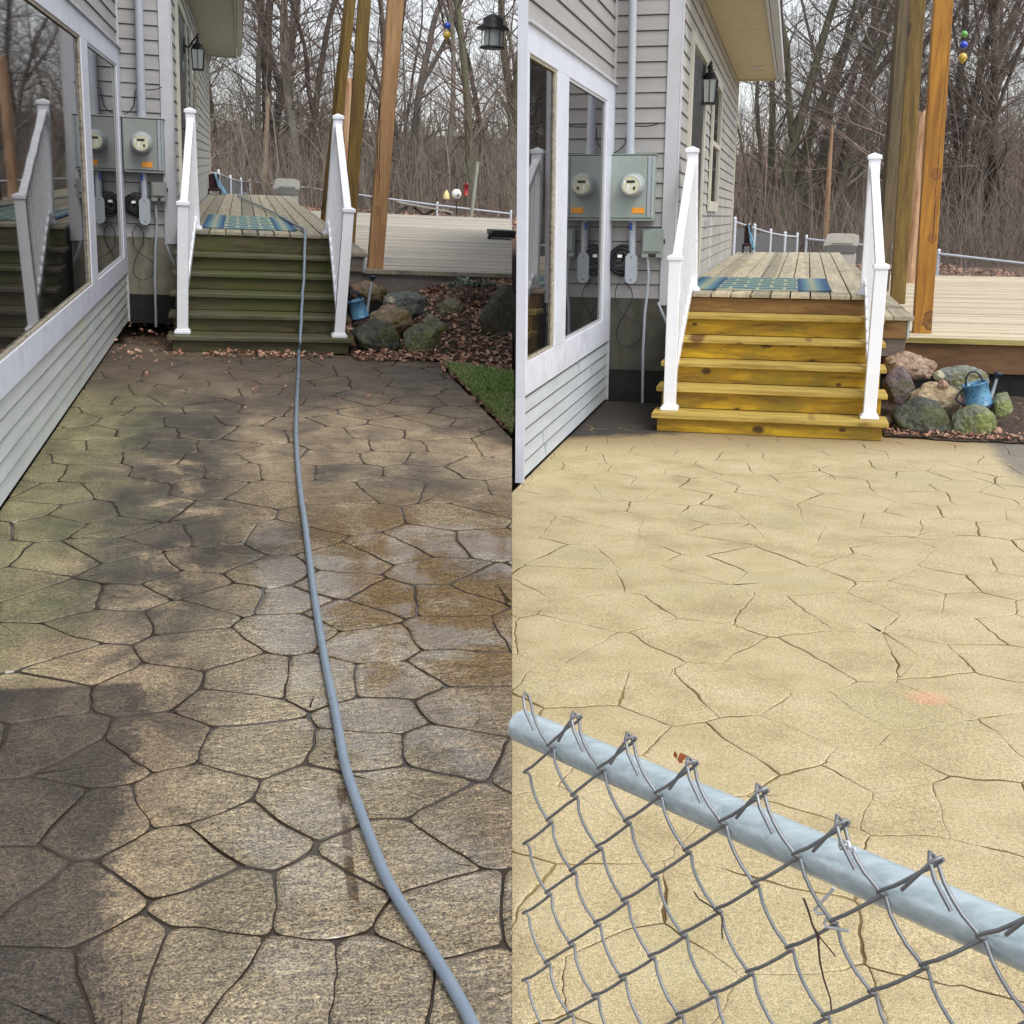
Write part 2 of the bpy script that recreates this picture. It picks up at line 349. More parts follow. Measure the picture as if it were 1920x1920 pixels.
def patio_mat_B():
    t = NT('stamped_concrete_B', .8); s = t.sep(); X, Y = s[0], s[1]
    n1 = t.noise(.7, 5, .6); n2 = t.noise(3.5, 6, .65, t.mp((.8, 1.1, 1))); n3 = t.noise(70, 5, .8); n4 = t.noise(220, 2, .8)
    c = t.ramp(n2, [(.28, (.30, .24, .13)), (.48, (.405, .335, .195)), (.72, (.475, .405, .255))])
    c = t.mix(c, (.34, .31, .17), t.rng(n1, .48, .66, 0, .6))
    c = t.mix(c, (.50, .41, .28), t.math('MULTIPLY', t.rng(X, .2, 1.6), .3))
    e = t.math('ADD', Y, t.math('ADD', t.math('MULTIPLY', n2, .9), t.math('MULTIPLY', X, -.22)))
    c = t.mix(c, (.20, .14, .06), t.math('MULTIPLY', t.rng(e, 8.95, 9.9), .8))
    e2 = t.math('SUBTRACT', t.math('ADD', Y, t.math('MULTIPLY', t.noise(5, 4), .35)), t.math('MULTIPLY', X, .55))
    c = t.mix(c, (.030, .026, .020), t.math('MULTIPLY', t.rng(e2, 9.85, 10.15), t.rng(X, -.45, -.8)))
    ex = t.math('ADD', X, t.math('MULTIPLY', n2, .3))
    c = t.mix(c, (.13, .125, .12), t.math('MULTIPLY', t.rng(ex, 1.62, 1.8), t.math('MULTIPLY', t.rng(Y, 7.8, 8.6), .8)))
    dx = t.math('MULTIPLY', t.math('SUBTRACT', X, .58), 1/.10); dy = t.math('MULTIPLY', t.math('SUBTRACT', Y, 4.22), 1/.09)
    dd = t.math('ADD', t.math('MULTIPLY', dx, dx), t.math('MULTIPLY', dy, dy))
    c = t.mix(c, (.62, .30, .20), t.math('MULTIPLY', t.rng(t.math('ADD', dd, t.noise(20, 2)), 1.5, .5), .45))
    c = t.mix(c, t.ramp(n3, [(.36, (.1, .08, .05)), (.5, (.5, .5, .5)), (.68, (.95, .9, .8))]), .30, 'OVERLAY')
    c = t.mix(c, t.ramp(n4, [(.30, (.03, .02, .01)), (.45, (.5, .5, .5)), (.64, (.97, .93, .85))]), .65, 'OVERLAY')
    t.color(c); t.rough(.85)
    b = t.bump(t.noise(8, 6, .6, t.mp((.6, 1.5, 1)), dist=.8), .25, .012); t.bump(n3, .3, .003, b); return t.m
def grout_mat(name, cols, wet):
    t = NT(name, .12 if wet else .9, cols[0]); n = t.noise(3, 4); t.color(t.ramp(n, [(.4, cols[0]), (.6, cols[1])]))
    if wet: t.rough(t.rng(t.noise(1.4, 3), .42, .55, .7, .04))
    return t.m
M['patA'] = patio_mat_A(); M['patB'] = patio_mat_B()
M['groA'] = grout_mat('wet_grout_A', ((.030, .020, .012), (.055, .042, .03)), True)
M['groB'] = grout_mat('grout_B', ((.11, .07, .022), (.26, .18, .075)), False)
def fbm(x, y, s, seed=0): return mnoise.fractal(Vector((x*s, y*s, seed*7.3)), 1.0, 2.0, 4)
def clip_poly(poly, px, py, nx, ny):
    out = []; n = len(poly)
    for i in range(n):
        a, b = poly[i], poly[(i+1) % n]
        da = (a[0]-px)*nx+(a[1]-py)*ny; db = (b[0]-px)*nx+(b[1]-py)*ny
        if da <= 0: out.append(a)
        if (da < 0) != (db < 0) and abs(da-db) > 1e-12:
            k = da/(da-db); out.append((a[0]+(b[0]-a[0])*k, a[1]+(b[1]-a[1])*k))
    return out
def build_patio(P, name, traced, region, sp, gw, gdepth, mats, cuts, label, seed, fade, soft=.010, rnd_it=1):
    """region: (x0,x1,y0,y1); every stamped stone is its own raised polygon over a recessed bed"""
    rnd = random.Random(seed)
    seeds = [tuple(P.g(u, v))[:2] for u, v in traced]
    x0, x1, y0, y1 = region
    sx, sy = sp
    row = 0; y = y0-1
    while y < y1+1:
        x = x0-1+(row % 2)*sx/2
        while x < x1+1:
            p = (x+rnd.uniform(-.24, .24)*sx, y+rnd.uniform(-.24, .24)*sy)
            if all(((p[0]-q[0])/sx)**2+((p[1]-q[1])/sy)**2 > .50 for q in seeds): seeds.append(p)
            x += sx
        y += sy*.87; row += 1
    S = np.array(seeds); mb = MB()
    for i in range(len(S)):
        c = S[i]
        if not (x0-.6 < c[0] < x1+.6 and y0-.6 < c[1] < y1+.6): continue
        d = np.hypot(S[:, 0]-c[0], S[:, 1]-c[1]); nb = [j for j in np.argsort(d)[1:18]]
        poly = [(c[0]-1, c[1]-1), (c[0]+1, c[1]-1), (c[0]+1, c[1]+1), (c[0]-1, c[1]+1)]
        for j in nb:
            m = (S[j]+c)/2; nn = S[j]-c; poly = clip_poly(poly, m[0], m[1], nn[0], nn[1])
            if len(poly) < 3: break
        if len(poly) < 3: continue
        pts = []
        for k in range(len(poly)):
            a, b = poly[k], poly[(k+1) % len(poly)]; L = math.hypot(b[0]-a[0], b[1]-a[1]); m = max(1, int(L/.024))
            for q in range(m):
                f = q/m; px, py = a[0]+(b[0]-a[0])*f, a[1]+(b[1]-a[1])*f
                pts.append((px+.018*fbm(px, py, 5, 1)+.006*fbm(px, py, 22, 3), py+.018*fbm(px, py, 5, 2)+.006*fbm(px, py, 22, 4)))
        n = len(pts)
        for it in range(rnd_it):
            pts = [((pts[k-1][0]+2*pts[k][0]+pts[(k+1) % n][0])/4, (pts[k-1][1]+2*pts[k][1]+pts[(k+1) % n][1])/4) for k in range(n)]
        top, bot, mid, mid2 = [], [], [], []
        for k in range(n):
            a, b = pts[k-1], pts[(k+1) % n]; tx, ty = b[0]-a[0], b[1]-a[1]; L = math.hypot(tx, ty) or 1; nx, ny = ty/L, -tx/L
            px, py = pts[k]; wf = fbm(px, py, 2.3, 9)+.5*fbm(px, py, 9, 5)
            ww = gw*max(fade[0], min(fade[1], fade[2]+wf*fade[3]))
            bot.append((px-nx*ww*.4, py-ny*ww*.4, -gdepth)); top.append((px-nx*ww, py-ny*ww, -gdepth*.32)); mid.append((px-nx*(ww+soft), py-ny*(ww+soft), 0.)); mid2.append((px-nx*(ww+soft+.006), py-ny*(ww+soft+.006), 0.))
        hh = rnd.uniform(0, .0015); base = len(mb.v)
        cx = sum(p[0] for p in top)/n; cy = sum(p[1] for p in top)/n
        inner = [(p[0], p[1], hh) for p in mid+mid2]
        vs = bot+[(p[0], p[1], p[2]+hh) for p in top]+inner+[(cx, cy, hh)]
        fs = []; fe = []
        for k in range(n):
            k2 = (k+1) % n; fe.append((k, k2, n+k2, n+k)); fs += [(n+k, n+k2, 2*n+k2, 2*n+k), (2*n+k, 2*n+k2, 3*n+k2, 3*n+k), (3*n+k, 3*n+k2, 4*n)]
        mb.cur = 1; mb.add(vs, fe, False); mb.cur = 0; mb.f += [tuple(i+base for i in f) for f in fs]; mb.mi += [0]*len(fs); mb.sm += [True]*len(fs)
    mb.cur = 1; mb.box((x0-.7, y0-.7, -gdepth-.1), (x1+.7, y1+.7, -gdepth+.0015))
    box = [((x0, 0, 0), (-1, 0, 0)), ((x1, 0, 0), (1, 0, 0)), ((0, y0, 0), (0, -1, 0)), ((0, y1, 0), (0, 1, 0))]
    return mb.obj(name, mats, P=P, kind='structure', label=label, cat='patio', cuts=box+cuts)
trA = [(588,1504),(600,1684),(743,1600),(743,1480),(875,1540),(839,1731),(552,1839),(720,1839),(899,1850),(177,1528),(69,1516),(136,1707),(340,1612),(423,1695),(351,1492),(172,1430),(232,1803),(363,1803),(64,1851),(459,1564),
(280,1287),(148,1251),(69,1215),(69,1300),(375,1215),(423,1120),(344,1151),(349,1096),(244,1120),(131,1124),(260,1067),(112,1048),(208,1029),(304,1005),(395,1048),(399,1000),(399,964),(208,1167),(100,983),(220,988),(280,954),(160,964),
(540,1007),(636,971),(660,1048),(732,1033),(815,1016),(815,1072),(873,971),(911,1014),(911,1096),(624,1096),(720,1120),(839,1120),(648,1148),(708,1208),(851,1191),(540,1180),(547,1122),(739,1275),(588,1275),(851,1247),(863,1328),(720,1345),(480,1275),(470,1395),(700,1400),(820,1400),(440,1320),(100,1400),(290,1390)]
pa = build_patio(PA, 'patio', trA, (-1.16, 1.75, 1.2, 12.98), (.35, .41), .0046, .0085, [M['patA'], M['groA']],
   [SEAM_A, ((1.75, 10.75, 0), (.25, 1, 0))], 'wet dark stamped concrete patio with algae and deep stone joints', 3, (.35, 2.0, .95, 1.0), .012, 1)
trB = [(1070,1085),(1150,1150),(1255,1085),(1190,1040),(1290,1200),(1060,1200),(1165,1225),(1400,1050),(1330,1130),(1480,1090),(1560,1140),(1640,1060),(1710,1120),(1600,1230),(1745,1240),(1480,1250),(1360,1290),(1240,1300),(1680,1330),(1800,1180),(1560,1350),(1780,1400),(1640,1450),(1450,1400),(1820,1520),(1090,1290),(1710,1510),(1560,1480),(1350,1420)]
pb = build_patio(PB, 'patio', trB, (-1.63, 2.4, 1.2, 10.9), (.34, .40), .0029, .0045, [M['patB'], M['groB']],
   [SEAM_B, ((.82, 9.5, 0), (.35, 1, 0))] if False else [SEAM_B], 'clean pale sand coloured stamped concrete patio with hairline joints', 5, (.10, 2.2, .62, 2.4), .004, 0)

# ---------------- wood ----------------
M['mossy'] = wood('mossy_tread_A', (.045, .040, .016), (.125, .115, .062), 'x', .6, 14, ((.07, .085, .018), 1.6, .5), wet=.2)
M['mossyR'] = wood('mossy_riser_A', (.024, .021, .009), (.115, .098, .045), 'x', .7, 10, ((.070, .075, .014), 1.2, .46), ((.10, .07, .03), 3.1, .06), shift=3)
M['yelT'] = wood('washed_tread_B', (.24, .15, .02), (.62, .45, .11), 'x', .7, 16, ((.15, .09, .02), 2.2, .63), ((.12, .05, .01), 2.8, .07), shift=1)
M['yelR'] = wood('washed_riser_B', (.15, .068, .004), (.58, .36, .010), 'x', .65, 7, ((.22, .16, .01), 2.2, .50), ((.055, .022, .004), 3.9, .07), shift=7, bump=.5)
M['yelTop'] = wood('washed_top_riser_B', (.12, .055, .015), (.33, .19, .06), 'x', .7, 6, shift=4)
M['deckA'] = wood('weathered_deck_A', (.20, .175, .125), (.37, .335, .255), 'y', .7, 14, ((.22, .215, .09), 1.0, .55), shift=2, board=(0, .1635, 0))
M['deckB'] = wood('weathered_deck_B', (.30, .26, .18), (.52, .46, .33), 'y', .75, 14, ((.30, .29, .20), 1.4, .58), shift=5, board=(0, .174, 0))
M['lowA'] = wood('pale_lower_deck_A', (.36, .33, .275), (.54, .49, .40), 'x', .75, 20, ((.33, .33, .33), .6, .55), shift=6, board=(1, .142, 0))
M['lowB'] = wood('pale_lower_deck_B', (.44, .37, .26), (.70, .60, .44), 'x', .75, 20, ((.50, .48, .42), .8, .6), shift=8, board=(1, .142, 0))
M['rimA'] = wood('grey_fascia_A', (.12, .098, .082), (.24, .205, .175), 'x', .8, 7, shift=9)
M['rimB'] = wood('brown_fascia_B', (.09, .045, .018), (.20, .105, .045), 'x', .8, 7, shift=11)
M['rimBy'] = wood('washed_rim_B', (.20, .15, .03), (.42, .35, .12), 'x', .75, 12, shift=12)
M['postA'] = wood('tan_post_A', (.28, .145, .06), (.48, .28, .13), 'z', .7, 12, shift=1, marks=[('crack', .02, .75, 2.2, .006, (.05, .022, .01)), ('crack', .0, .95, 1.35, .005, (.06, .03, .012)), ('knot', .005, 1.55, .036, (.22, .11, .045)), ('knot', .02, .62, .034, (.24, .12, .05)), ('knot', .03, .99, .02, (.2, .1, .04)), ('crack', .03, 2.2, 3.4, .004, (.07, .03, .012))])
M['postAo'] = wood('olive_post_A', (.075, .042, .006), (.19, .115, .018), 'z', .7, 12, knots=((.04, .02, .005), 1.9, .06), shift=3)
M['postB'] = wood('orange_post_B', (.24, .095, .008), (.46, .215, .022), 'z', .6, 12, shift=6, marks=[('crack', .0, 1.15, 2.5, .004, (.10, .035, .008)), ('crack', .01, .75, 1.25, .007, (.10, .035, .006)), ('knot', -.005, 1.42, .042, (.17, .055, .01)), ('knot', .01, .86, .036, (.18, .06, .01)), ('knot', .06, .12, .07, (.07, .03, .012))])
M['postBo'] = wood('brown_post_B', (.085, .05, .010), (.22, .14, .03), 'z', .65, 12, knots=((.03, .015, .005), 1.8, .07), shift=8)
M['postBd'] = wood('dark_post_B', (.055, .038, .018), (.13, .095, .045), 'z', .7, 12, shift=9)
M['snag'] = wood('split_timber', (.22, .10, .045), (.50, .33, .20), 'z', .8, 9, shift=2)

def stairs(P, x0, x1, yf, sd, hz, ydeck, mt, mr, mtop, label, mf):
    t = thing(P, 'wooden_steps', ((x0+x1)/2, yf, 0), label, 'steps', 'wooden steps up to the decks')
    n = len(hz)
    for k in range(n):
        y = yf+k*sd; z = hz[k]; zb = hz[k-1] if k else 0.0
        last = k == n-1
        b = MB(); b.box((x0, y+.002, zb+(.002 if k else .004)), (x1, y+.030, z-.042)); 
        b.obj('riser', mtop if last else mr, t, bevel=.003)
        if not last:
            b = MB(); w_ = x1-x0
            b.box((x0-.045, y-.035, z-.040), (x1+.045, y+sd*.46, z)); b.box((x0-.045, y+sd*.46+.006, z-.040), (x1+.045, y+sd+.0, z-.001))
            b.obj('tread', mt, t, bevel=.006)
    for x in (x0+.02, x1-.05, ):
        b = MB(); prof = [(yf+.034, .006)]
        for k in range(n):
            y = yf+k*sd+.034; prof += [(y, hz[k]-.044), (y+sd-.002 if k < n-1 else ydeck+.4, hz[k]-.044)]
        prof.append((ydeck+.4, .006))
        m = len(prof); vs = [(x, a_, b_) for a_, b_ in prof]+[(x+.03, a_, b_) for a_, b_ in prof]
        b.add(vs, [(i, (i+1) % m, m+(i+1) % m, m+i) for i in range(m)]+[tuple(range(m-1, -1, -1)), tuple(range(m, 2*m))])
        b.obj('stringer', mf, t)
    return t
stA = stairs(PA, -.612, .975, 11.03, .345, [.148, .305, .465, .625, .785, .985], 12.76, M['mossy'], M['mossyR'], M['mossyR'], 'mossy green wooden steps in the dark wet yard', M['mossyR'])
stB = stairs(PB, -.985, .762, 9.42, .300, [.152, .328, .498, .672, .85, 1.02], 10.92, M['yelT'], M['yelR'], M['yelTop'], 'washed bright yellow wooden steps above the pale patio', M['yelR'])

def decking_y(P, name, label, corners, z, nb, mat, mfascia, ydrop, gapdir=.013, rows=3):
    """boards running away from the camera. corners: front-left, front-right, back-right, back-left (x,y)"""
    t = thing(P, name, (corners[0][0], corners[0][1], 0), label, 'deck', 'raised walkway decks')
    fl, fr, br, bl = corners; b = MB()
    for i in range(nb):
        f0 = i/nb; f1 = (i+1)/nb
        def lp(f): return (fl[0]+(fr[0]-fl[0])*f, fl[1]+(fr[1]-fl[1])*f), (bl[0]+(br[0]-bl[0])*f, bl[1]+(br[1]-bl[1])*f)
        a0, b0 = lp(f0); a1, b1 = lp(f1); g = gapdir/2
        ks = [0, .31+.06*(i % 2)*0, .64, 1.0]
        for k in range(3):
            q0, q1 = ks[k], ks[k+1]
            def pt(a, bb, q): return (a[0]+(bb[0]-a[0])*q, a[1]+(bb[1]-a[1])*q)
            p = [pt(a0, b0, q0), pt(a1, b1, q0), pt(a1, b1, q1), pt(a0, b0, q1)]
            dz = random.uniform(-.0015, .0015)
            p = [(p[0][0]+g, p[0][1]+(.004 if k else 0)), (p[1][0]-g, p[1][1]+(.004 if k else 0)), (p[2][0]-g, p[2][1]), (p[3][0]+g, p[3][1])]
            b.prism(p, z-.034+dz, z+dz)
    b.obj('deck_boards', mat, t, bevel=.003)
    b = MB(); y0 = fl[1]+.06
    poly = [(fl[0]+.03, y0), (fr[0]-.03, y0), (br[0]-.03, br[1]-.05), (bl[0]+.03, bl[1]-.05)]
    b.prism(poly, z-.22, z-.037); b.obj('joist_frame', mfascia, t)
    b = MB(); b.prism([(fl[0]+.08, y0+.1), (fr[0]-.08, y0+.1), (br[0]-.08, br[1]-.2), (bl[0]+.08, bl[1]-.2)], ydrop, z-.222); b.obj('underdeck_shade', M['dark'], t)  # black block stands in for the shade beneath the walkway
    return t
decking_y(PA, 'walkway_deck', 'grey weathered walkway deck with algae beside the mossy steps', [(-.635, 12.735), (1.00, 12.735), (1.07, 27.4), (-.635, 27.2)], .985, 10, M['deckA'], M['rimA'], .02)
decking_y(PB, 'walkway_deck', 'cleaned pale walkway deck behind the yellow steps', [(-1.04, 10.885), (.70, 10.885), (.90, 24.1), (-1.04, 23.6)], 1.02, 10, M['deckB'], M['rimB'], .02)
def side_step(P, x0, x1, y0, y1, z, mat, mf, label):
    t = thing(P, 'side_step', (x0, y0, 0), label, 'step', 'long side steps beside the walkways'); b = MB(); xm = (x0+x1)/2
    for a_, c_ in ((x0, xm-.003), (xm+.003, x1)):
        b.prism([(a_, y0), (c_, y0), (c_+.02, y1), (a_+.02, y1)], z-.036, z)
    b.obj('deck_boards', mat, t, bevel=.003)
    b = MB(); b.box((x0, y0+.03, z-.19), (x1-.05, y0+.06, z-.039)); b.obj('fascia', mf, t, bevel=.002)
    b = MB(); b.box((x0+.02, y0+.065, z-.35), (x1-.05, y1-.1, z-.039)); b.obj('frame', M['rimA'], t)
    b = MB(); b.box((x1-.048, y0+.025, z-.19), (x1-.030, y1-.1, z-.037)); b.obj('side_board', M['galv'], t)
side_step(PA, 1.005, 1.30, 12.50, 26, .83, M['deckA'], M['rimA'], 'grey side step with a mossy corner right of the green steps')
side_step(PB, .71, 1.05, 10.65, 22.5, .87, M['deckB'], M['yelTop'], 'side step with weathered boards right of the yellow steps')
def lower_deck(P, x0, xn, xf, y0, y1, z, mat, mf, mrim, label, cuts, zb):
    t = thing(P, 'lower_deck', (x0, y0, 0), label, 'deck', 'wide lower decks'); b = MB(); y = y0; i = 0
    while y < y1:
        bw = .142; js = [x0]; x = x0+random.uniform(.8, 2.5)
        while x < xf: js.append(x); x += random.uniform(2.4, 3.6)
        js.append(xf)
        for k in range(len(js)-1):
            dz = random.uniform(-.002, .002); b.box((js[k]+.002, y+.002, z-.036+dz), (js[k+1]-.002, y+bw-.012, z+dz))
        y += bw; i += 1
    o = b.obj('deck_boards', mat, t, cuts=cuts)
    b = MB(); b.box((x0-.02, y0-.035, z-.042), (xf, y0-.001, z+.003)); b.obj('rim_cap', mrim, t, cuts=cuts)
    b = MB(); b.box((x0-.02, y0+.002, z-zb), (xf, y0+.04, z-.044)); b.obj('fascia', mf, t, cuts=cuts)
    b = MB(); b.box((x0, y0+.045, z-.6), (xf, y1-.2, z-.045)); b.obj('lower_deck_shade', M['dark'], t, cuts=cuts)  # black fill painted as the dark space below the boards
lower_deck(PA, 1.0, 0, 7.5, 13.08, 29.3, .62, M['lowA'], M['rimA'], M['deckA'], 'grey and cream weathered lower deck behind the tan post', [SEAM_A], .27)
lower_deck(PB, .72, 0, 8.0, 11.10, 23.1, .65, M['lowB'], M['rimB'], M['rimBy'], 'pale washed lower deck behind the orange post', [], .30)

# ---------------- railings ----------------
def railing(P, lo_b, lo_t, hi_b, hi_t, label, side):
    t = thing(P, 'stair_railing', lo_b, label, 'railing', 'white vinyl stair railings'); lo_b, lo_t, hi_b, hi_t = map(Vector, (lo_b, lo_t, hi_b, hi_t))
    for a_, b_ in ((lo_b, lo_t), (hi_b, hi_t)):
        m = MB(); m.bar(a_+Vector((0,0,.004)), b_-Vector((0,0,.02)), .098, .098, (0, 1, 0)); po = m.obj('post', M['vinyl'], t, bevel=.006)
        m = MB(); d = .060; c = b_; m.box((c.x-d, c.y-d, c.z-.045), (c.x+d, c.y+d, c.z-.012))
        m.add([(c.x-d*.93, c.y-d*.93, c.z-.012), (c.x+d*.93, c.y-d*.93, c.z-.012), (c.x+d*.93, c.y+d*.93, c.z-.012), (c.x-d*.93, c.y+d*.93, c.z-.012), (c.x, c.y, c.z+.012)], [(0,1,4),(1,2,4),(2,3,4),(3,0,4)])
        m.obj('cap', M['vinyl'], po, bevel=.004)
        m = MB(); c = a_; m.box((c.x-.072, c.y-.072, c.z+.001), (c.x+.072, c.y+.072, c.z+.028)); m.box((c.x-.062, c.y-.062, c.z+.028), (c.x+.062, c.y+.062, c.z+.042)); m.obj('base_trim', M['vinyl'], po, bevel=.006)
    y = Vector((0, .05, 0))
    ta = lo_t+y-Vector((0,0,.075)); tb = hi_t-y-Vector((0,0,.115)); ba = lo_b+y+Vector((0,0,.16)); bb = hi_b-y+Vector((0,0,.11))
    m = MB(); m.bar(ta, tb, .070, .055); m.bar(ta+Vector((0,0,-.035)), tb+Vector((0,0,-.035)), .045, .03); m.obj('top_rail', M['vinyl'], t, bevel=.008)
    m = MB(); m.bar(ba, bb, .045, .07); m.obj('bottom_rail', M['vinyl'], t, bevel=.006)
    n = 9
    for k in range(n):
        f = (k+.8)/(n+.6); a_ = ba.lerp(bb, f); b_ = ta.lerp(tb, f); m = MB(); m.bar(a_+Vector((0,0,.02)), b_-Vector((0,0,.03)), .022, .022, (0,1,0)); m.obj('baluster', M['vinyl'], t)
railing(PA, (-.527, 11.2, .148), (-.487, 11.12, 1.335), (-.452, 12.93, .985), (-.472, 12.87, 2.175), 'white railing on the left of the green mossy steps', -1)
railing(PA, (.892, 11.12, .148), (.970, 11.12, 1.335), (.925, 12.93, .985), (1.005, 12.87, 2.20), 'white railing on the right of the green mossy steps', 1)
railing(PB, (-.905, 9.60, .152), (-.905, 9.60, 1.40), (-.885, 11.12, 1.02), (-.925, 11.05, 2.29), 'white railing on the left of the yellow steps', -1)
railing(PB, (.668, 9.58, .152), (.670, 9.58, 1.355), (.66, 11.08, 1.02), (.645, 11.05, 2.225), 'white railing on the right of the yellow steps', 1)

# ---------------- pergola posts ----------------
def post(P, bot, top, ztop, wd, mat, label, rot=0, flat=None):
    """leans from the base pixel towards the top pixel at its own distance"""
    b = P.Y(*bot[:2], bot[2]); tp = P.Y(*top, bot[2]); d = (tp-b); zb = bot[3]
    b = b-d*((b.z-zb)/d.z); e_ = b+d*((ztop-b.z)/d.z)
    m = MB(); R = Matrix.Rotation(rot, 3, 'Z'); u = R @ Vector((1,0,0)); v = R @ Vector((0,1,0)); vs = []
    for p in (b, e_):
        for q in ((-1,-1),(1,-1),(1,1),(-1,1)): vs.append(p+u*q[0]*wd/2+v*q[1]*wd/2)
    m.add(vs, [(3,2,1,0),(4,5,6,7),(0,1,5,4),(1,2,6,5),(2,3,7,6),(3,0,4,7)])
    return m.obj('pergola_post', mat, P=P, base=tuple(b), bevel=.007, label=label, cat='post', group='wooden pergola posts')
post(PA, (703, 501, 13.25, .622), (738, 47), 4.3, .165, M['postA'], 'tan split post standing on the edge of the grey lower deck')
post(PA, (655, 430, 17.3, .622), (680, 47), 4.8, .170, M['postAo'], 'middle olive brown post behind the white railing of the mossy steps')
post(PA, (610, 425, 20.5, .622), (651, 47), 5.2, .145, M['postAo'], 'farthest dark olive post beside the grey walkway deck', rot=.45)
post(PB, (1727.5, 630, 11.58, .652), (1765, 47), 4.6, .160, M['postB'], 'bright orange post on the edge of the washed lower deck')
post(PB, (1682, 571, 15.5, .652), (1717, 47), 5.2, .175, M['postBo'], 'brown middle post between the dark and orange posts')
post(PB, (1655, 520, 18.0, .652), (1690, 47), 5.2, .160, M['postBd'], 'dark brown post just right of the yellow steps railing', rot=.25)
def snag(P, bot, top, Y, wd, mat, label, zb, name='broken_post'):
    b = P.Y(*bot, Y); tp = P.Y(*top, Y); d = tp-b; b = b-d*((b.z-zb)/d.z); m = MB(); n = 9; vs = []; k_ = .55 if name == 'dead_tree' else 1
    rnd = random.Random(int(bot[0]))
    for p, j in ((b, 0), (tp, 1)):
        for k in range(n):
            tt = 2*math.pi*k/n; vs.append(p+Vector((math.cos(tt)*wd/2*(k_ if j else 1.25/k_**.5), math.sin(tt)*wd/2*(k_ if j else 1.25/k_**.5), (rnd.uniform(-.25, .12) if j else 0))))
    m.add(vs, [(k, (k+1) % n, n+(k+1) % n, n+k) for k in range(n)]+[tuple(range(n, 2*n))])
    return m.obj(name, mat, P=P, base=tuple(b), label=label, cat='post' if name == 'broken_post' else 'dead tree')
snag(PA, (648, 330), (653, 150), 27, .20, M['snag'], 'pale broken timber standing between the two olive posts', .3)
snag(PB, (1705, 520), (1728, 215), 20.5, .15, M['snag'], 'reddish broken timber peeking out right of the brown middle post', .3)
M['deadwood'] = wood('dead_trunk', (.13, .095, .065), (.40, .32, .24), 'z', .85, 5, shift=2)
M['deadwoodB'] = wood('dead_trunk_orange', (.18, .10, .05), (.42, .27, .16), 'z', .85, 5, shift=4)
snag(PA, (497, 300), (503, 180), 40, .17, M['deadwood'], 'pale broken dead trunk in the woods behind the grey walkway', -.2, 'dead_tree')
snag(PB, (1548, 420), (1560, 238), 36, .17, M['deadwoodB'], 'orange broken dead trunk in the woods behind the washed walkway', -.4, 'dead_tree')
# ---------------- houses ----------------
def lap(mb, P, ax, const, a0, a1, z0, z1, ex, out, lap_shade=.010):
    """lap siding: ax 'X' = wall in plane x=const running along y, 'Y' = plane y=const running along x. out=+1/-1 outward sign"""
    z = z0
    while z < z1-.005:
        zt = min(z+ex, z1); th = .016; o0 = const+out*th; o1 = const+out*.002
        if ax == 'X':
            vs = [(o0, a0, z), (o0, a1, z), (o1, a1, zt), (o1, a0, zt), (const, a0, z), (const, a1, z)]
        else:
            vs = [(a0, o0, z), (a1, o0, z), (a1, o1, zt), (a0, o1, zt), (a0, const, z), (a1, const, z)]
        mb.add(vs, [(0,1,2,3), (0,4,5,1), (0,3,4), (1,5,2)])
        if z+ex <= z1: # dark strip painted in as the shade under the next course
            mb.cur = 1; g = const+out*.0045; zg = zt-lap_shade
            if ax == 'X': mb.add([(g, a0, zg), (g, a1, zg), (g, a1, zt), (g, a0, zt)], [(0,1,2,3)])
            else: mb.add([(a0, g, zg), (a1, g, zg), (a1, g, zt), (a0, g, zt)], [(0,1,2,3)])
            mb.cur = 0
        z += ex
M['lap_shade'] = paint('siding_shade_line', (.09, .085, .08), .8, .1, bump=0)  # dark colour standing in for the shade line between siding courses
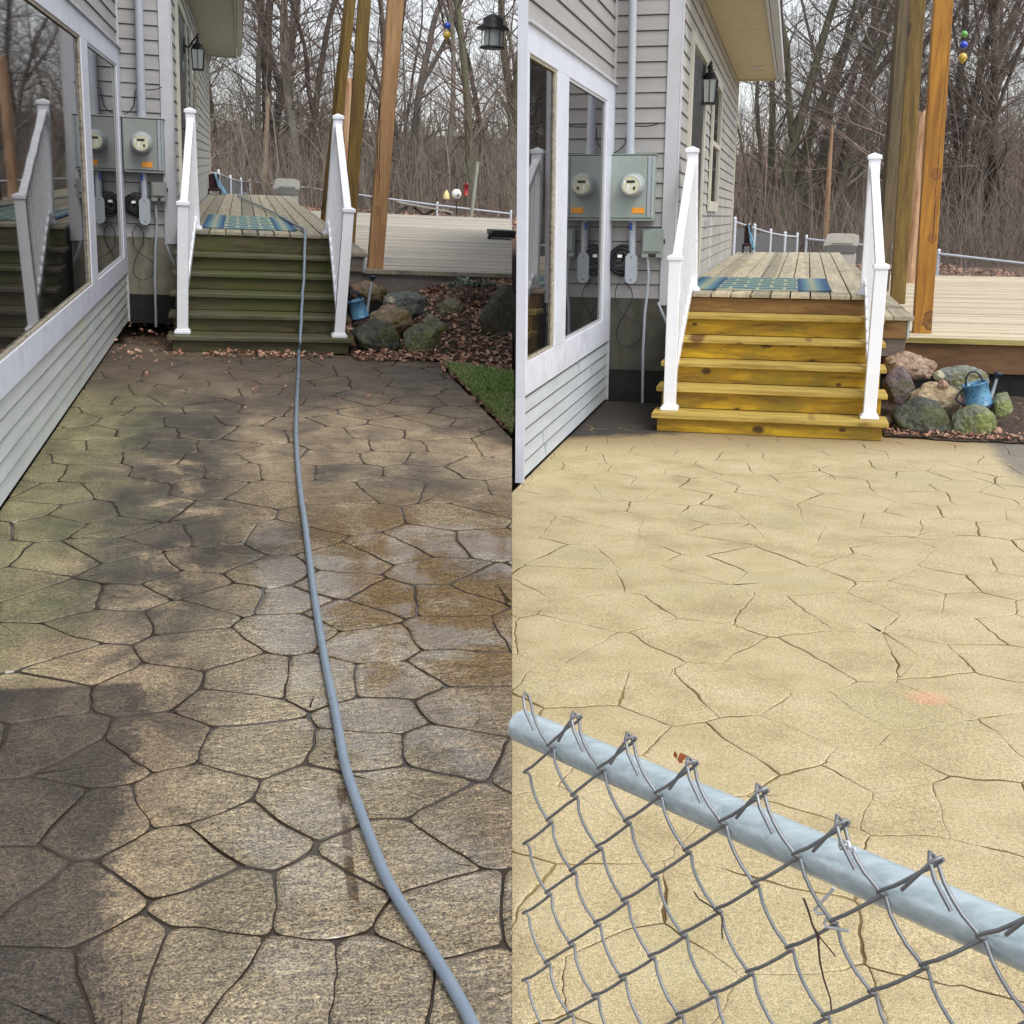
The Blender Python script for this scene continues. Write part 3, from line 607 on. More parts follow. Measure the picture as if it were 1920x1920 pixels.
def house(P, tag, p):
    wx, by, sx = p['wallX'], p['backY'], p['sideX']; y0 = p['y0']; zs = p['zs']; 
    hs = thing(P, 'house', (wx, by, 0), p['label'], 'house', 'grey sided houses')
    H = 4.15
    # sunroom wall: body, lower siding, upper siding
    m = MB(); m.prism(p['body'], 0.03 if tag == 'A' else .03, H); m.obj('wall_core', M['trimg'], hs)
    m = MB(); lap(m, P, 'X', wx, y0, by-.01, .03, zs['trim0'], p['exl'], 1, .024); m.obj('lower_siding', [M['sid'+tag+'low'], M['lap_shade']], hs)
    m = MB(); lap(m, P, 'X', wx, y0, by-.01, zs['top1']+.02, H, .135, 1); m.obj('upper_siding', [M['sid'+tag], M['lap_shade']], hs)
    # joints between siding lengths
    m = MB()
    for (yy, zz) in p['seams']: m.box((wx+.004, yy-.002, zz), (wx+.0175, yy+.002, zz+p['exl']*.96))
    m.obj('siding_joint', M['galv'], hs)
    # window frame with panes
    fr = MB(); X0, X1 = wx+.001, wx+.028
    fr.box((X0, y0, zs['trim0']), (X1, by-.012, zs['sill'])); fr.box((X0, y0, zs['glass1']), (X1, by-.012, zs['top1']))
    ys = p['stiles']
    for a_, b_ in ys: fr.box((X0, a_, zs['sill']+.0005), (X1+.002, b_, zs['glass1']-.0005))
    fo = fr.obj('window_frame', M['trim'], hs, bevel=.004)
    m = MB(); m.box((wx+.02, y0, zs['top1']), (wx+.05, by-.012, zs['top1']+.018)); m.obj('drip_cap', M['trimg'], fo)
    for i, (a_, b_) in enumerate(p['panes']):
        g = MB(); g.add([(wx+.006, a_, zs['sill']), (wx+.006, b_, zs['sill']), (wx+.006, b_, zs['glass1']), (wx+.006, a_, zs['glass1'])], [(0,1,2,3)]); g.obj('window_pane', M['glass'], fo)
        s = MB(); q = .022
        s.box((wx+.007, a_, zs['sill']), (wx+.020, b_, zs['sill']+.02)); s.box((wx+.007, b_-q*3.0, zs['sill']+.02), (wx+.020, b_, zs['glass1']-.02)); s.box((wx+.007, a_, zs['glass1']-.02), (wx+.020, b_, zs['glass1']))
        s.obj('glazing_strip', M['putty'] if i == 0 else M['trimg'], fo)
    m = MB(); m.box((wx+.0005, by-.010, .01), (wx+.03, by-.0005, H)); m.obj('corner_strip', M['trimg'], hs)
    if p.get('endcap'): m = MB(); m.box((wx-p['endcap'], y0-.012, .004), (wx+.03, y0-.001, H)); m.obj('end_board', M['trim'], hs)
    m = MB(); m.box((wx-.2, y0, .0), (wx-.001, by-.1, .028)); m.obj('wall_base_shade', M['dark'], hs)  # black strip painted as the shade under the wall
    # wall facing the camera
    m = MB(); lap(m, P, 'Y', by, wx+.031, sx-.115, p['fz'], H, p['exb'], -1); m.obj('back_siding', [M['sid'+tag], M['lap_shade']], hs)
    m = MB(); m.box((sx-.113, by-.026, p['fz']-.06), (sx, by+.05, H)); m.box((sx+.001, by-.026, p['fz']-.06), (sx+.012, by+.10, H)); m.obj('corner_board', M['trimg'], hs, bevel=.003)
    m = MB(); m.box((wx+.032, by-.012, .30), (sx-.01, by+.02, p['fz']-.001)); m.obj('foundation', M['conc'] if tag == 'A' else M['concB'], hs)
    m = MB(); m.box((wx+.032, by-.014, .0), (sx-.01, by+.02, .30)); m.obj('foot_band', M['wallfoot'], hs)  # near-black band along the foot of the back wall
    # side wall along the walkway
    dz = p['deckz']
    m = MB(); lap(m, P, 'X', sx, by+.10, p['wend'], dz+.04, H, p['exb'], 1); m.obj('side_siding', [M['sid'+tag+'side'], M['lap_shade']], hs)
    m = MB(); m.box((sx+.0, p['wend'], .3), (sx+.03, p['wend']+.09, H)); m.obj('end_corner_board', M['cream'], hs)
    m = MB(); a_, b_ = p['door']; m.box((sx+.002, a_+.12, dz+.05), (sx+.022, b_-.16, 3.25)); dr = m.obj('door', M['black'], hs)
    m = MB(); m.box((sx+.003, a_, dz+.03), (sx+.045, a_+.10, 3.36)); m.box((sx+.003, b_-.14, dz+.03), (sx+.045, b_, 3.36)); m.box((sx+.003, a_+.10, 3.27), (sx+.045, b_-.14, 3.36)); m.obj('door_trim', M['cream'], dr, bevel=.004)
    m = MB(); zz = dz+1.02; yy = a_+.24; m.tube([(sx+.03, yy, zz), (sx+.085, yy, zz), (sx+.085, yy+.12, zz)], .012, 8); m.box((sx+.022, yy-.03, zz-.09), (sx+.034, yy+.03, zz+.09)); m.obj('door_handle', M['black'], dr)
    a_, b_, z0, z1 = p['win']
    fr = MB()
    for q in (((sx+.017, a_, z0), (sx+.05, a_+.11, z1)), ((sx+.017, b_-.11, z0), (sx+.05, b_, z1)), ((sx+.017, a_+.11, z0), (sx+.05, b_-.11, z0+.12)), ((sx+.017, a_+.11, z1-.12), (sx+.05, b_-.11, z1)), ((sx+.017, a_+.11, (z0+z1)/2-.03), (sx+.045, b_-.11, (z0+z1)/2+.03))): fr.box(*q)
    wf = fr.obj('side_window', M['cream'], hs, bevel=.004)
    m = MB(); m.box((sx+.018, a_+.11, z0+.12), (sx+.026, b_-.11, z1-.12)); m.obj('pane', M['glass'], wf)
    # soffit, fascia and roof
    sz, ox, s0, s1 = p['sofz'], p['sofX'], p['sof0'], p['wend']+.05
    m = MB(); y = s0
    while y < s1:
        m.box((sx-.05, y+.004, sz+.004), (ox, min(y+.10, s1)-.012, sz+.02)); y += .10
    m.box((sx-.05, s0, sz+.018), (ox, s1, sz+.03)); sf = m.obj('soffit', M['soffit'+tag], hs)
    for yy in p['vents']: m = MB(); m.box((sx+.27, yy, sz-.004), (sx+.45, yy+.28, sz+.003)); m.obj('soffit_vent', M['cream'], sf)
    m = MB(); m.box((ox-.004, s0-.02, sz-.03), (ox+.022, s1+.02, sz+.17)); m.box((ox+.03, s0-.02, sz+.02), (ox+.12, s1+.02, sz+.15)); m.obj('fascia', M['soffit'+tag] if tag == 'A' else M['trimg'], hs)
    m = MB(); m.box((sx-.06, s1+.001, sz-.03), (ox+.02, s1+.022, sz+.17)); m.obj('soffit_end', M['soffit'+tag], hs)
    m = MB(); zz = sz+.20
    m.add([(ox+.14, by+.0, zz), (ox+.14, s1+.1, zz), (p['rx'], s1+.1, zz+1.2), (p['rx'], by+.0, zz+1.2), (ox+.14, by+.0, zz-.02), (ox+.14, s1+.1, zz-.02), (p['rx'], s1+.1, zz+1.17), (p['rx'], by+.0, zz+1.17)], [(0,1,2,3),(7,6,5,4),(0,4,5,1),(1,5,6,2),(2,6,7,3),(3,7,4,0)])
    m.obj('roof', M['rimA'], hs); m.obj
    m = MB(); m.box((sx+.017, p['hyd'], dz+.55), (sx+.035, p['hyd']+.35, dz+.62)) if tag == 'B' else m.box((sx+.017, by+2.2, dz+1.7), (sx+.03, by+2.4, dz+1.8)); m.obj('wall_plate', M['galv'], hs)
    return hs
def bcut(P, pts, far):  # body outline: wall corner points then house depth to the left, kept on its own side of the seam
    return pts
house(PA, 'A', dict(label='grey sided house with white framed windows beside the dark wet patio', wallX=-1.17, backY=13.0, sideX=-.648, y0=3.0, fz=.885, exl=.0985, exb=.137,
  zs=dict(trim0=.525, sill=.70, glass1=2.53, top1=2.70), stiles=[(3.0, 3.3), (9.90, 10.30), (12.66, 12.985)], panes=[(7.15, 9.90), (10.30, 12.66)] if False else [(3.3, 9.90), (10.30, 12.66)],
  seams=[(8.2, .03), (7.95, .129), (7.0, .03), (6.8, .129), (9.9, .326), (9.55, .227)], body=[(-1.171, 2.95), (-1.171, 13.001), (-.649, 13.001), (-.649, 28.3), (-6.0, 28.3), (-6.0, 2.95)],
  deckz=.985, wend=28.3, door=(13.75, 16.0), win=(17.3, 19.3, 2.1, 3.35), sofz=3.88, sofX=-.032, sof0=14.5, vents=(24.5,), rx=-3.3, hyd=15))
xs = PB.L((0.02, 7.6, 0)); 
y0B = 7.29
def seamx(y):   # x on place B where the world seam lies, at ground
    a_ = PB.L((.03, y, 0)); b_ = PB.L((.03, y+3, 0)); f = (y-a_.y)/(b_.y-a_.y); return a_.x+(b_.x-a_.x)*f
house(PB, 'B', dict(label='grey sided house with white framed windows beside the clean pale patio', wallX=-1.64, backY=10.93, sideX=-1.047, y0=y0B, fz=.96, exl=.106, exb=.128,
  zs=dict(trim0=.57, sill=.785, glass1=2.645, top1=2.81), stiles=[(y0B, y0B+.06), (8.25, 8.66), (10.46, 10.915)], panes=[(y0B+.06, 8.25), (8.66, 10.46)],
  seams=[(8.05, .03), (7.95, .136), (9.35, .454), (9.95, .348)], body=[(-1.641, y0B+.001), (-1.641, 10.931), (-1.048, 10.931), (-1.048, 20.7), (seamx(20.7)+.15, 20.7), (seamx(10.9)+.06, 10.9), (seamx(y0B)+.02, y0B+.001)],
  deckz=1.02, wend=20.7, door=(11.7, 13.6), win=(14.7, 16.3, 1.75, 3.35), sofz=3.87, sofX=-.425, sof0=11.6, vents=(19.0,), rx=-2.6, hyd=14.5, endcap=.03))

# ---------------- electric gear on the walls ----------------
def meter(P, tag, xl, xr, zb, zt, y, cx, cz, R, sticker, label):
    t = thing(P, 'meter_box', ((xl+xr)/2, y, zb), label, 'meter box', 'grey electric meter boxes'); mt = M['meter'+tag]; yf = y-.15
    m = MB(); m.box((xl, yf, zb), (xr, y, zt)); m.box((xl-.01, yf-.015, zt+.001), (xr+.012, y, zt+.012)); m.box((xl+.01, yf-.012, zb-.014), (xr, y-.01, zb-.001)); m.obj('cabinet', mt, t, bevel=.004)
    w_ = xr-xl; m = MB(); m.box((xl+.008, yf-.012, zb+.012), (xr-w_*.16, yf-.001, zt-.008)); m.obj('door_panel', mt, t, bevel=.004)
    m = MB(); m.box((xr-w_*.145, yf-.014, zb+.012), (xr-w_*.07, yf-.001, zt-.008)); m.box((xr-w_*.06, yf-.008, zb+.012), (xr-.004, yf-.001, zt-.008)); m.obj('edge_channel', M['galv'], t, bevel=.003)
    m = MB(); m.lathe((cx, yf-.012, cz), [(R*1.12, 0), (R*1.12, -.012), (R*1.03, -.02), (R*1.0, -.035)], 36, 'y'); so = m.obj('meter_ring', M['galv'], t)
    m = MB(); m.lathe((cx, yf-.012, cz), [(R*.97, -.03), (R*.95, -.09), (R*.90, -.115), (R*.80, -.13)], 36, 'y'); m.obj('meter_glass', M['lens'], so)
    m = MB(); m.lathe((cx, yf-.0, cz), [(R*.72, -.138), (R*.72, -.1435)], 28, 'y'); m.obj('meter_face', M['face'], so)
    m = MB(); m.box((cx-R*.36, yf-.147, cz+R*.20), (cx+R*.36, yf-.144, cz+R*.40)); m.box((cx+R*.22, yf-.147, cz-R*.38), (cx+R*.40, yf-.144, cz-R*.12)); m.obj('display', M['black'], so)
    m = MB(); m.box((cx-R*.62, yf-.146, cz+R*.05), (cx-R*.5, yf-.144, cz+R*.35)); m.box((cx-R*.3, yf-.146, cz-R*.45), (cx-R*.15, yf-.144, cz+R*.1)); m.obj('face_label', M['vinyl'], so)
    m = MB(); a_, b_, c_, d_ = sticker; m.box((a_, yf-.0155, c_), (b_, yf-.0125, d_)); m.obj('sticker', M['orange'], t)
    m = MB(); m.lathe((cx+.0, yf-.01, zb+.02), [(.007, 0), (.006, -.01)], 8, 'y'); m.obj('latch', M['galv'], t)
    return t
meter(PA, 'A', -1.130, -.735, 1.545, 2.05, 13.0-.016, -.945, 1.815, .098, (-.955, -.85, 1.585, 1.635), 'grey electric meter box on the wall of the left house')
meter(PB, 'B', -1.635, -1.225, 1.665, 2.215, 10.93-.016, -1.415, 1.955, .100, (-1.415, -1.305, 1.715, 1.765), 'greenish grey electric meter box on the wall of the right house')
def pipe(P, pts, r, mat, name, label, cat, grp=None, extra=None, straps=()):
    t = thing(P, name, pts[0], label, cat, grp); m = MB(); m.tube(pts, r, 14); m.obj('pipe', mat, t)
    for q in straps: m = MB(); m.tube([(pts[0][0], pts[0][1], q), (pts[0][0], pts[0][1], q+.04)], r*1.13, 14); m.obj('collar', mat, t)
    return t
pipe(PA, [(-.940, 12.90, 2.064), (-.925, 12.90, 4.1)], .040, M['pvc'], 'riser_pipe', 'thick pale riser pipe above the left meter box', 'pipe', 'riser pipes', straps=(2.064,))
pipe(PB, [(-1.455, 10.83, 2.229), (-1.475, 10.83, 4.1)], .036, M['pvc'], 'riser_pipe', 'thick pale riser pipe above the right meter box', 'pipe', 'riser pipes', straps=(2.229,))
def lowpipe(P, x, y, z1, z0, zl, label):
    t = thing(P, 'conduit', (x, y, z0), label, 'conduit', 'short grey conduits with oval covers')
    m = MB(); m.tube([(x, y, z1), (x, y, z0+.25)], .032, 14); m.obj('pipe', M['pvc'], t)
    m = MB(); r = .047; n = 12; pr = []
    for k in range(n+1): a_ = math.pi*k/n; pr.append((x+r*math.cos(a_), z0+zl-r+r*math.sin(a_)))
    for k in range(n+1): a_ = math.pi+math.pi*k/n; pr.append((x+r*math.cos(a_), z0+r+r*math.sin(a_)))
    N = len(pr); vs = [(a_, y-.05, b_) for a_, b_ in pr]+[(a_, y+.03, b_) for a_, b_ in pr]
    m.add(vs, [tuple(range(N)), tuple(range(2*N-1, N-1, -1))]+[(i, (i+1) % N, N+(i+1) % N, N+i) for i in range(N)]); m.obj('oval_cover', M['pvc'], t, bevel=.006)
    for zz in (z0+.03, z0+zl-.03): m = MB(); m.lathe((x, y-.051, zz), [(.006, 0), (.005, -.004)], 8, 'y'); m.obj('screw', M['black'], t)
    m = MB(); m.box((x-.028, y-.04, z1-.08), (x-.004, y-.031, z1-.02)); m.obj('tag', M['blue'], t)
lowpipe(PA, -.945, 12.90, 1.53, 1.02, .26, 'grey conduit with oval cover under the left meter box')
lowpipe(PB, -1.415, 10.85, 1.65, 1.10, .265, 'grey conduit with oval cover under the right meter box')
def utilbox(P, tag, x0, x1, z0, z1, y, label):
    t = thing(P, 'junction_box', ((x0+x1)/2, y, z0), label, 'junction box', 'small grey junction boxes'); mt = M['meter'+tag]
    m = MB(); m.box((x0, y-.09, z0), (x1, y, z1)); m.obj('body', mt, t, bevel=.004)
    m = MB(); m.box((x0+.012, y-.108, z0+.018), (x1-.022, y-.091, z1-.012)); m.obj('cover', mt, t, bevel=.005)
    m = MB(); m.box((x0-.0, y-.11, z0-.035), (x0+.06, y-.02, z0-.001)); m.box((x1-.06, y-.11, z0-.035), (x1, y-.02, z0-.001)); m.obj('foot', mt, t, bevel=.003)
    m = MB(); m.box((x1+.001, y-.06, (z0+z1)/2-.02), (x1+.012, y-.03, (z0+z1)/2+.02)); m.obj('hasp', M['black'], t)
utilbox(PA, 'A', -.875, -.725, 1.29, 1.445, 12.97, 'small grey junction box right of the coil on the left house')
utilbox(PB, 'B', -1.325, -1.135, 1.365, 1.58, 10.91, 'small grey junction box right of the coil on the right house')
def cables(P, tag, cx, cz, y, R, gx, gz):
    rnd = random.Random(5 if tag == 'A' else 6)
    t = thing(P, 'cable_coil', (cx, y, cz), 'black cable coil hanging under the %s meter box' % ('left' if tag == 'A' else 'right'), 'cable', 'black cable coils')
    m = MB()
    for k in range(13):
        r = R*(1-.045*k*rnd.uniform(.6, 1.2)); ox = rnd.uniform(-.02, .02); oz = rnd.uniform(-.012, .03); pts = []
        for i in range(26): a_ = 2*math.pi*i/26; pts.append((cx+ox+r*.92*math.cos(a_), y-.02-.004*k+rnd.uniform(-.003, .003), cz+oz+r*1.02*math.sin(a_)))
        m.tube(pts, .0062, 6, closed=True)
    m.obj('coil', M['rubber'], t); m = MB()
    for k in range(5):
        pts = []; p = Vector((cx+rnd.uniform(-.04, .06), y-.03, cz+rnd.uniform(-.02, .08))); r = rnd.uniform(.03, .055)
        for i in range(18): a_ = 2*math.pi*i/18+k; pts.append((p.x+r*math.cos(a_), p.y-.01*k*.4, p.z+r*1.2*math.sin(a_)))
        m.tube(pts, .004, 5, closed=True)
    m.obj('loose_loops', M['rubber'], t)
    m = MB(); m.box((cx-.03, y-.075, cz+.035), (cx+.01, y-.05, cz+.06)); m.obj('connector', M['vinyl'], t)
    # hanging figure-eight loop
    t2 = thing(P, 'hanging_wire', (cx, y, cz-.3), 'thin black wire hanging in a figure eight under the %s coil' % ('left' if tag == 'A' else 'right'), 'wire', 'hanging wires')
    m = MB(); pts = []; top = cz-R; 
    path = gx
    for q in path: pts.append((q[0], y-.02, q[1]))
    sm = []
    for i in range(len(pts)-1):
        p0, p1, p2, p3 = [Vector(pts[max(0, min(len(pts)-1, j))]) for j in (i-1, i, i+1, i+2)]
        for f in (0, .2, .4, .6, .8):
            sm.append(.5*((2*p1)+(-p0+p2)*f+(2*p0-5*p1+4*p2-p3)*f*f+(-p0+3*p1-3*p2+p3)*f**3))
    sm.append(Vector(pts[-1])); m.tube(sm, .0042, 6); m.obj('wire', M['rubber'], t2)
    t3 = thing(P, 'ground_pipe', (gz[0][0], y, 0), 'thin grey pipe running down from the %s junction box' % ('left' if tag == 'A' else 'right'), 'pipe', 'thin ground pipes')
    m = MB(); m.tube([(a_, y-.03, b_) for a_, b_ in gz], .013, 10); m.obj('pipe', M['pvc'], t3)
def YZ(P, pts, y): return [(P.Y(u, v, y).x, P.Y(u, v, y).z) for u, v in pts]
c1 = lambda ox, oy: (lambda L: [(ox+x*.23958, oy+y*.23958) for x, y in L])
A3, B7 = c1(40, 440), c1(970, 440)
A1 = c1(40, 40)
cables(PA, 'A', *(lambda q: (q[0][0], q[0][1]))(YZ(PA, [(253, 388)], 12.9)), 12.96, .115,
  YZ(PA, A1([(905,1590),(870,1650),(880,1720)])+A3([(870,60),(915,140),(1000,190),(1045,260),(1020,320),(950,355),(890,320),(880,240),(910,150),(955,60),(955,0)])+A1([(940,1620),(905,1595)]), 12.94),
  YZ(PA, A1([(1050,1440),(1062,1560),(1055,1700)])+A3([(1050,100),(1045,350),(1055,720)]), 12.94))
cables(PB, 'B', *(lambda q: (q[0][0], q[0][1]))(YZ(PB, [(1165, 490)], 10.85)), 10.88, .135,
  YZ(PB, B7([(800,370),(770,430),(770,520),(830,630),(950,690),(975,760),(950,830),(860,878),(790,840),(780,740),(840,620),(895,510),(890,430),(840,375)]), 10.86),
  YZ(PB, B7([(1020,180),(1028,300),(1018,450),(1000,600),(985,900),(980,1315)]), 10.86))
def thinwire(P, pts, y, label):
    m = MB(); pp = [(a_, y, b_) for a_, b_ in YZ(P, pts, y)]; m.tube(pp, .005, 6); m.obj('supply_wire', M['rubber'], P=P, base=pp[0], label=label, cat='wire', group='supply wires')
thinwire(PA, A1([(805,728),(850,705),(880,660),(888,600),(890,545),(920,535),(1000,537),(1060,530),(1098,515)]), 12.945, 'thin black wire curling behind the left riser pipe')
thinwire(PB, c1(970,40)([(750,1035),(800,1005),(845,960),(858,880),(862,830),(900,818),(1000,822),(1060,815),(1115,795)]), 10.885, 'thin black wire curling behind the right riser pipe')
def diag(P, pts, y, label):
    m = MB(); pp = [(a_, y, b_) for a_, b_ in YZ(P, pts, y)]; m.tube(pp, .012, 8); m.obj('brace_rod', M['galv'], P=P, base=pp[1], label=label, cat='rod', group='sloping rods')
diag(PA, A3([(1125,60),(1200,240)]), 12.9, 'sloping grey rod beside the mossy steps'); diag(PB, B7([(1100,530),(1172,700)]), 10.85, 'sloping grey rod beside the yellow steps')

# ---------------- wall lanterns ----------------
def wlantern(P, wallx, plate, body, Y, h, wd, label):
    pl = P.Y(*plate, Y); bo = P.Y(*body, Y); t = thing(P, 'wall_lantern', (wallx, Y, pl.z), label, 'lantern', 'black wall lanterns'); c = bo
    m = MB(); m.box((wallx+.018, Y-.05, pl.z-.09), (wallx+.04, Y+.05, pl.z+.09)); m.obj('mounting_plate', M['black'], t, bevel=.008)
    m = MB(); m.tube([(wallx+.04, Y, pl.z), (wallx+.08, Y, pl.z-.015), (c.x-.03, Y, c.z+h*.40), (c.x, Y, c.z+h*.47)], [.02, .014, .012, .015], 8); m.obj('arm', M['black'], t)
    z0, z1 = c.z-h*.42, c.z+h*.10; a_ = wd/2; b_ = wd*.56
    m = MB(); m.box((c.x-a_*.85, Y-a_*.85, z0-.02), (c.x+a_*.85, Y+a_*.85, z0)); 
    for sx_ in (-1, 1):
        for sy_ in (-1, 1): m.bar((c.x+sx_*a_*.78, Y+sy_*a_*.78, z0), (c.x+sx_*a_*.95, Y+sy_*a_*.95, z1), .013, .013, (0,1,0))
    for q in (-1, 1): m.bar((c.x, Y+q*a_*.8, z0), (c.x, Y+q*a_*.95, z1), .007, .007, (0,1,0)); m.bar((c.x+q*a_*.8, Y, z0), (c.x+q*a_*.95, Y, z1), .007, .007, (0,1,0))
    m.obj('cage', M['black'], t)
    m = MB(); m.add([(c.x+q[0]*a_*.74, Y+q[1]*a_*.74, z0+.002) for q in ((-1,-1),(1,-1),(1,1),(-1,1))]+[(c.x+q[0]*a_*.9, Y+q[1]*a_*.9, z1-.002) for q in ((-1,-1),(1,-1),(1,1),(-1,1))], [(0,1,5,4),(1,2,6,5),(2,3,7,6),(3,0,4,7)]); m.obj('glass_panes', M['lglass'], t)
    m = MB(); m.lathe((c.x, Y, z1), [(b_*1.25, 0), (b_*1.2, .012), (b_*.75, h*.14), (b_*.35, h*.20), (b_*.42, h*.22), (.012, h*.26)], 4, R=Matrix.Rotation(math.pi/4, 3, 'Z')); m.obj('cap', M['black'], t)
    m = MB(); m.lathe((c.x, Y, z1+h*.26), [(.012, 0), (.022, .02), (.010, .04), (.016, .055), (.003, .08)], 10); m.obj('finial', M['black'], t)
wlantern(PA, -.648, (352, 86), (371, 100), 15.6, .42, .155, 'black lantern on the left house wall above the grey walkway')
wlantern(PB, -1.047, (1314, 140), (1332, 158), 13.3, .44, .155, 'black lantern on the right house wall beside the narrow window')

# ---------------- door mats ----------------
def mat_mat(tag, w_, d_):
    t = NT('woven_mat_'+tag, .85); s = t.sep(); bx = t.n('ShaderNodeTexBrick'); t.lk(t.mp((3.6, 1.35, 1)), bx.inputs['Vector']); bx.inputs['Scale'].default_value = 1.0
    bx.inputs['Mortar Size'].default_value = .055; bx.inputs['Color1'].default_value = (.09, .19, .17, 1); bx.inputs['Color2'].default_value = (.05, .15, .20, 1); bx.inputs['Mortar'].default_value = (.40, .40, .27, 1); bx.inputs['Brick Width'].default_value = .9; bx.inputs['Row Height'].default_value = .5
    u = t.math('ADD', t.math('ABSOLUTE', s[0]), 0)  # distance from the middle
    st = t.ramp(t.math('DIVIDE', u, w_/2), [(0, (.0, 0, 0)), (.58, (.02, .07, .15)), (.66, (.09, .20, .25)), (.76, (.32, .33, .22)), (.84, (.11, .22, .25)), (.93, (.025, .09, .18)), (1, (.03, .08, .14))])
    c = t.mix(bx.outputs[0], st, t.rng(u, w_*.27, w_*.28)); c = t.mix(c, (.05, .10, .11), t.rng(t.noise(14, 4), .55, .75, 0, .5)); t.color(c); t.bump(t.noise(120, 2), .4, .003); return t.m
def dmat(P, tag, x0, x1, y0, y1, z, label):
    m = MB(); n = 24; cx = (x0+x1)/2; vs = []; fs = []
    for i in range(n+1):
        x = x0+(x1-x0)*i/n
        for y in (y0, y1): vs += [(x, y, z+.012+.002*math.sin(i*.9)), (x, y, z+.002)]
    for i in range(n): a_ = i*4; b_ = a_+4; fs += [(a_, b_, b_+2, a_+2), (a_, a_+1, b_+1, b_), (a_+2, b_+2, b_+3, a_+3)]
    m.add(vs, fs); m.obj('door_mat', mat_mat(tag, x1-x0, y1-y0), P=P, base=(cx, (y0+y1)/2, z), label=label, cat='mat', group='blue woven door mats')
q0, q1 = PA.g(362, 430, .985), PA.g(560, 432, .985); q2 = PA.g(545, 404, .985)
dmat(PA, 'A', -.40, q1.x-.03, 13.25, 16.3, .987, 'damp blue and green patterned mat under the hose on the grey deck')
q1 = PB.g(1559, 547, 1.02); dmat(PB, 'B', -.98, q1.x, 11.35, 13.6, 1.022, 'pale blue and teal patterned mat on the washed deck')
# ---------------- terrain ----------------
def ss(a_, b_, x): t_ = max(0, min(1, (x-a_)/(b_-a_))); return t_*t_*(3-2*t_)
nA = PA.R @ Vector((0,0,1)); nB = PB.R @ Vector((0,0,1))
def plane_z(P, nrm, x, y, Zp): o = P.o+nrm*Zp; return o.z-((x-o.x)*nrm.x+(y-o.y)*nrm.y)/nrm.z
def terrain(x, y):
    g = -.14+ss(9, 24, y)*.52
    yy = min(y, 34)
    za = plane_z(PA, nA, max(-12, min(x, 4)), yy, g); zb = plane_z(PB, nB, min(max(x, -3), 15), yy, g-.0)
    za = max(za, -3); k = ss(.3, 5.0, x) if y > 12 else ss(-.2, .2, x)
    if y <= 12: k = k
    near = za*(1-k)+zb*k
    if y < 14: near = min(za, zb)*(1-ss(8, 14, y))+near*ss(8, 14, y)-.10*(1-ss(8,14,y))
    return near+ss(34, 110, y)*5.0+.10*fbm(x, y, .35, 4)*ss(18, 30, y)
tg = NT('leaf_covered_ground', .95); n1_ = tg.noise(1.2, 6, .65); n2_ = tg.noise(14, 5, .7)
c_ = tg.ramp(n2_, [(.32, (.055, .036, .024)), (.5, (.13, .085, .058)), (.66, (.24, .165, .125))]); c_ = tg.mix(c_, (.07, .065, .03), tg.rng(n1_, .55, .7, 0, .5)); tg.color(c_); tg.bump(n2_, .8, .05); M['ground'] = tg.m
m = MB(); xs_ = sorted(set([round(-30+i*1.0, 2) for i in range(61)]+[-1, -.6, -.4, -.2, -.1, 0, .1, .2, .4, .6]+[-400, -250, -150, -90, -60, -45, 45, 60, 90, 150, 250, 400])); ys_ = [-30, -15, -5]+[i*.9 for i in range(0, 70)]+[65, 72, 80, 90, 100, 120, 160, 240, 400, 600]
m.v = [(x, y, terrain(x, y)) for y in ys_ for x in xs_]; nx_ = len(xs_)
for j in range(len(ys_)-1):
    for i in range(nx_-1): m.f.append((j*nx_+i, j*nx_+i+1, (j+1)*nx_+i+1, (j+1)*nx_+i)); m.mi.append(0); m.sm.append(True)
m.obj('ground', M['ground'], P=PW, kind='structure', label='brown leaf covered ground running back into the woods')

# ---------------- garden beds ----------------
def bedA(x, y):
    b = ss(10.65, 13.0, y)*(.05+.36*ss(1.0, 2.6, x))+.02*fbm(x, y, 2.5, 3)*1; d = ss(1.55, 1.9, x)*.10
    return .012+max(0, b)+d*ss(10.3, 11.6, y)
def bedB(x, y): return .010+ss(9.5, 11.0, y)*.13+.015*(1+fbm(x, y, 2.5, 8))*ss(9.5, 9.8, y)
def sheet(P, fn, x0, x1, y0, y1, nx, ny, keep=None):
    m = MB(); vs = [(x0+(x1-x0)*i/nx, y0+(y1-y0)*j/ny) for j in range(ny+1) for i in range(nx+1)]
    fs = []
    for j in range(ny):
        for i in range(nx):
            q = (j*(nx+1)+i, j*(nx+1)+i+1, (j+1)*(nx+1)+i+1, (j+1)*(nx+1)+i)
            cx = sum(vs[k][0] for k in q)/4; cy = sum(vs[k][1] for k in q)/4
            if keep is None or keep(cx, cy): fs.append(q)
    m.add([(x, y, fn(x, y)) for x, y in vs], fs, True); return m
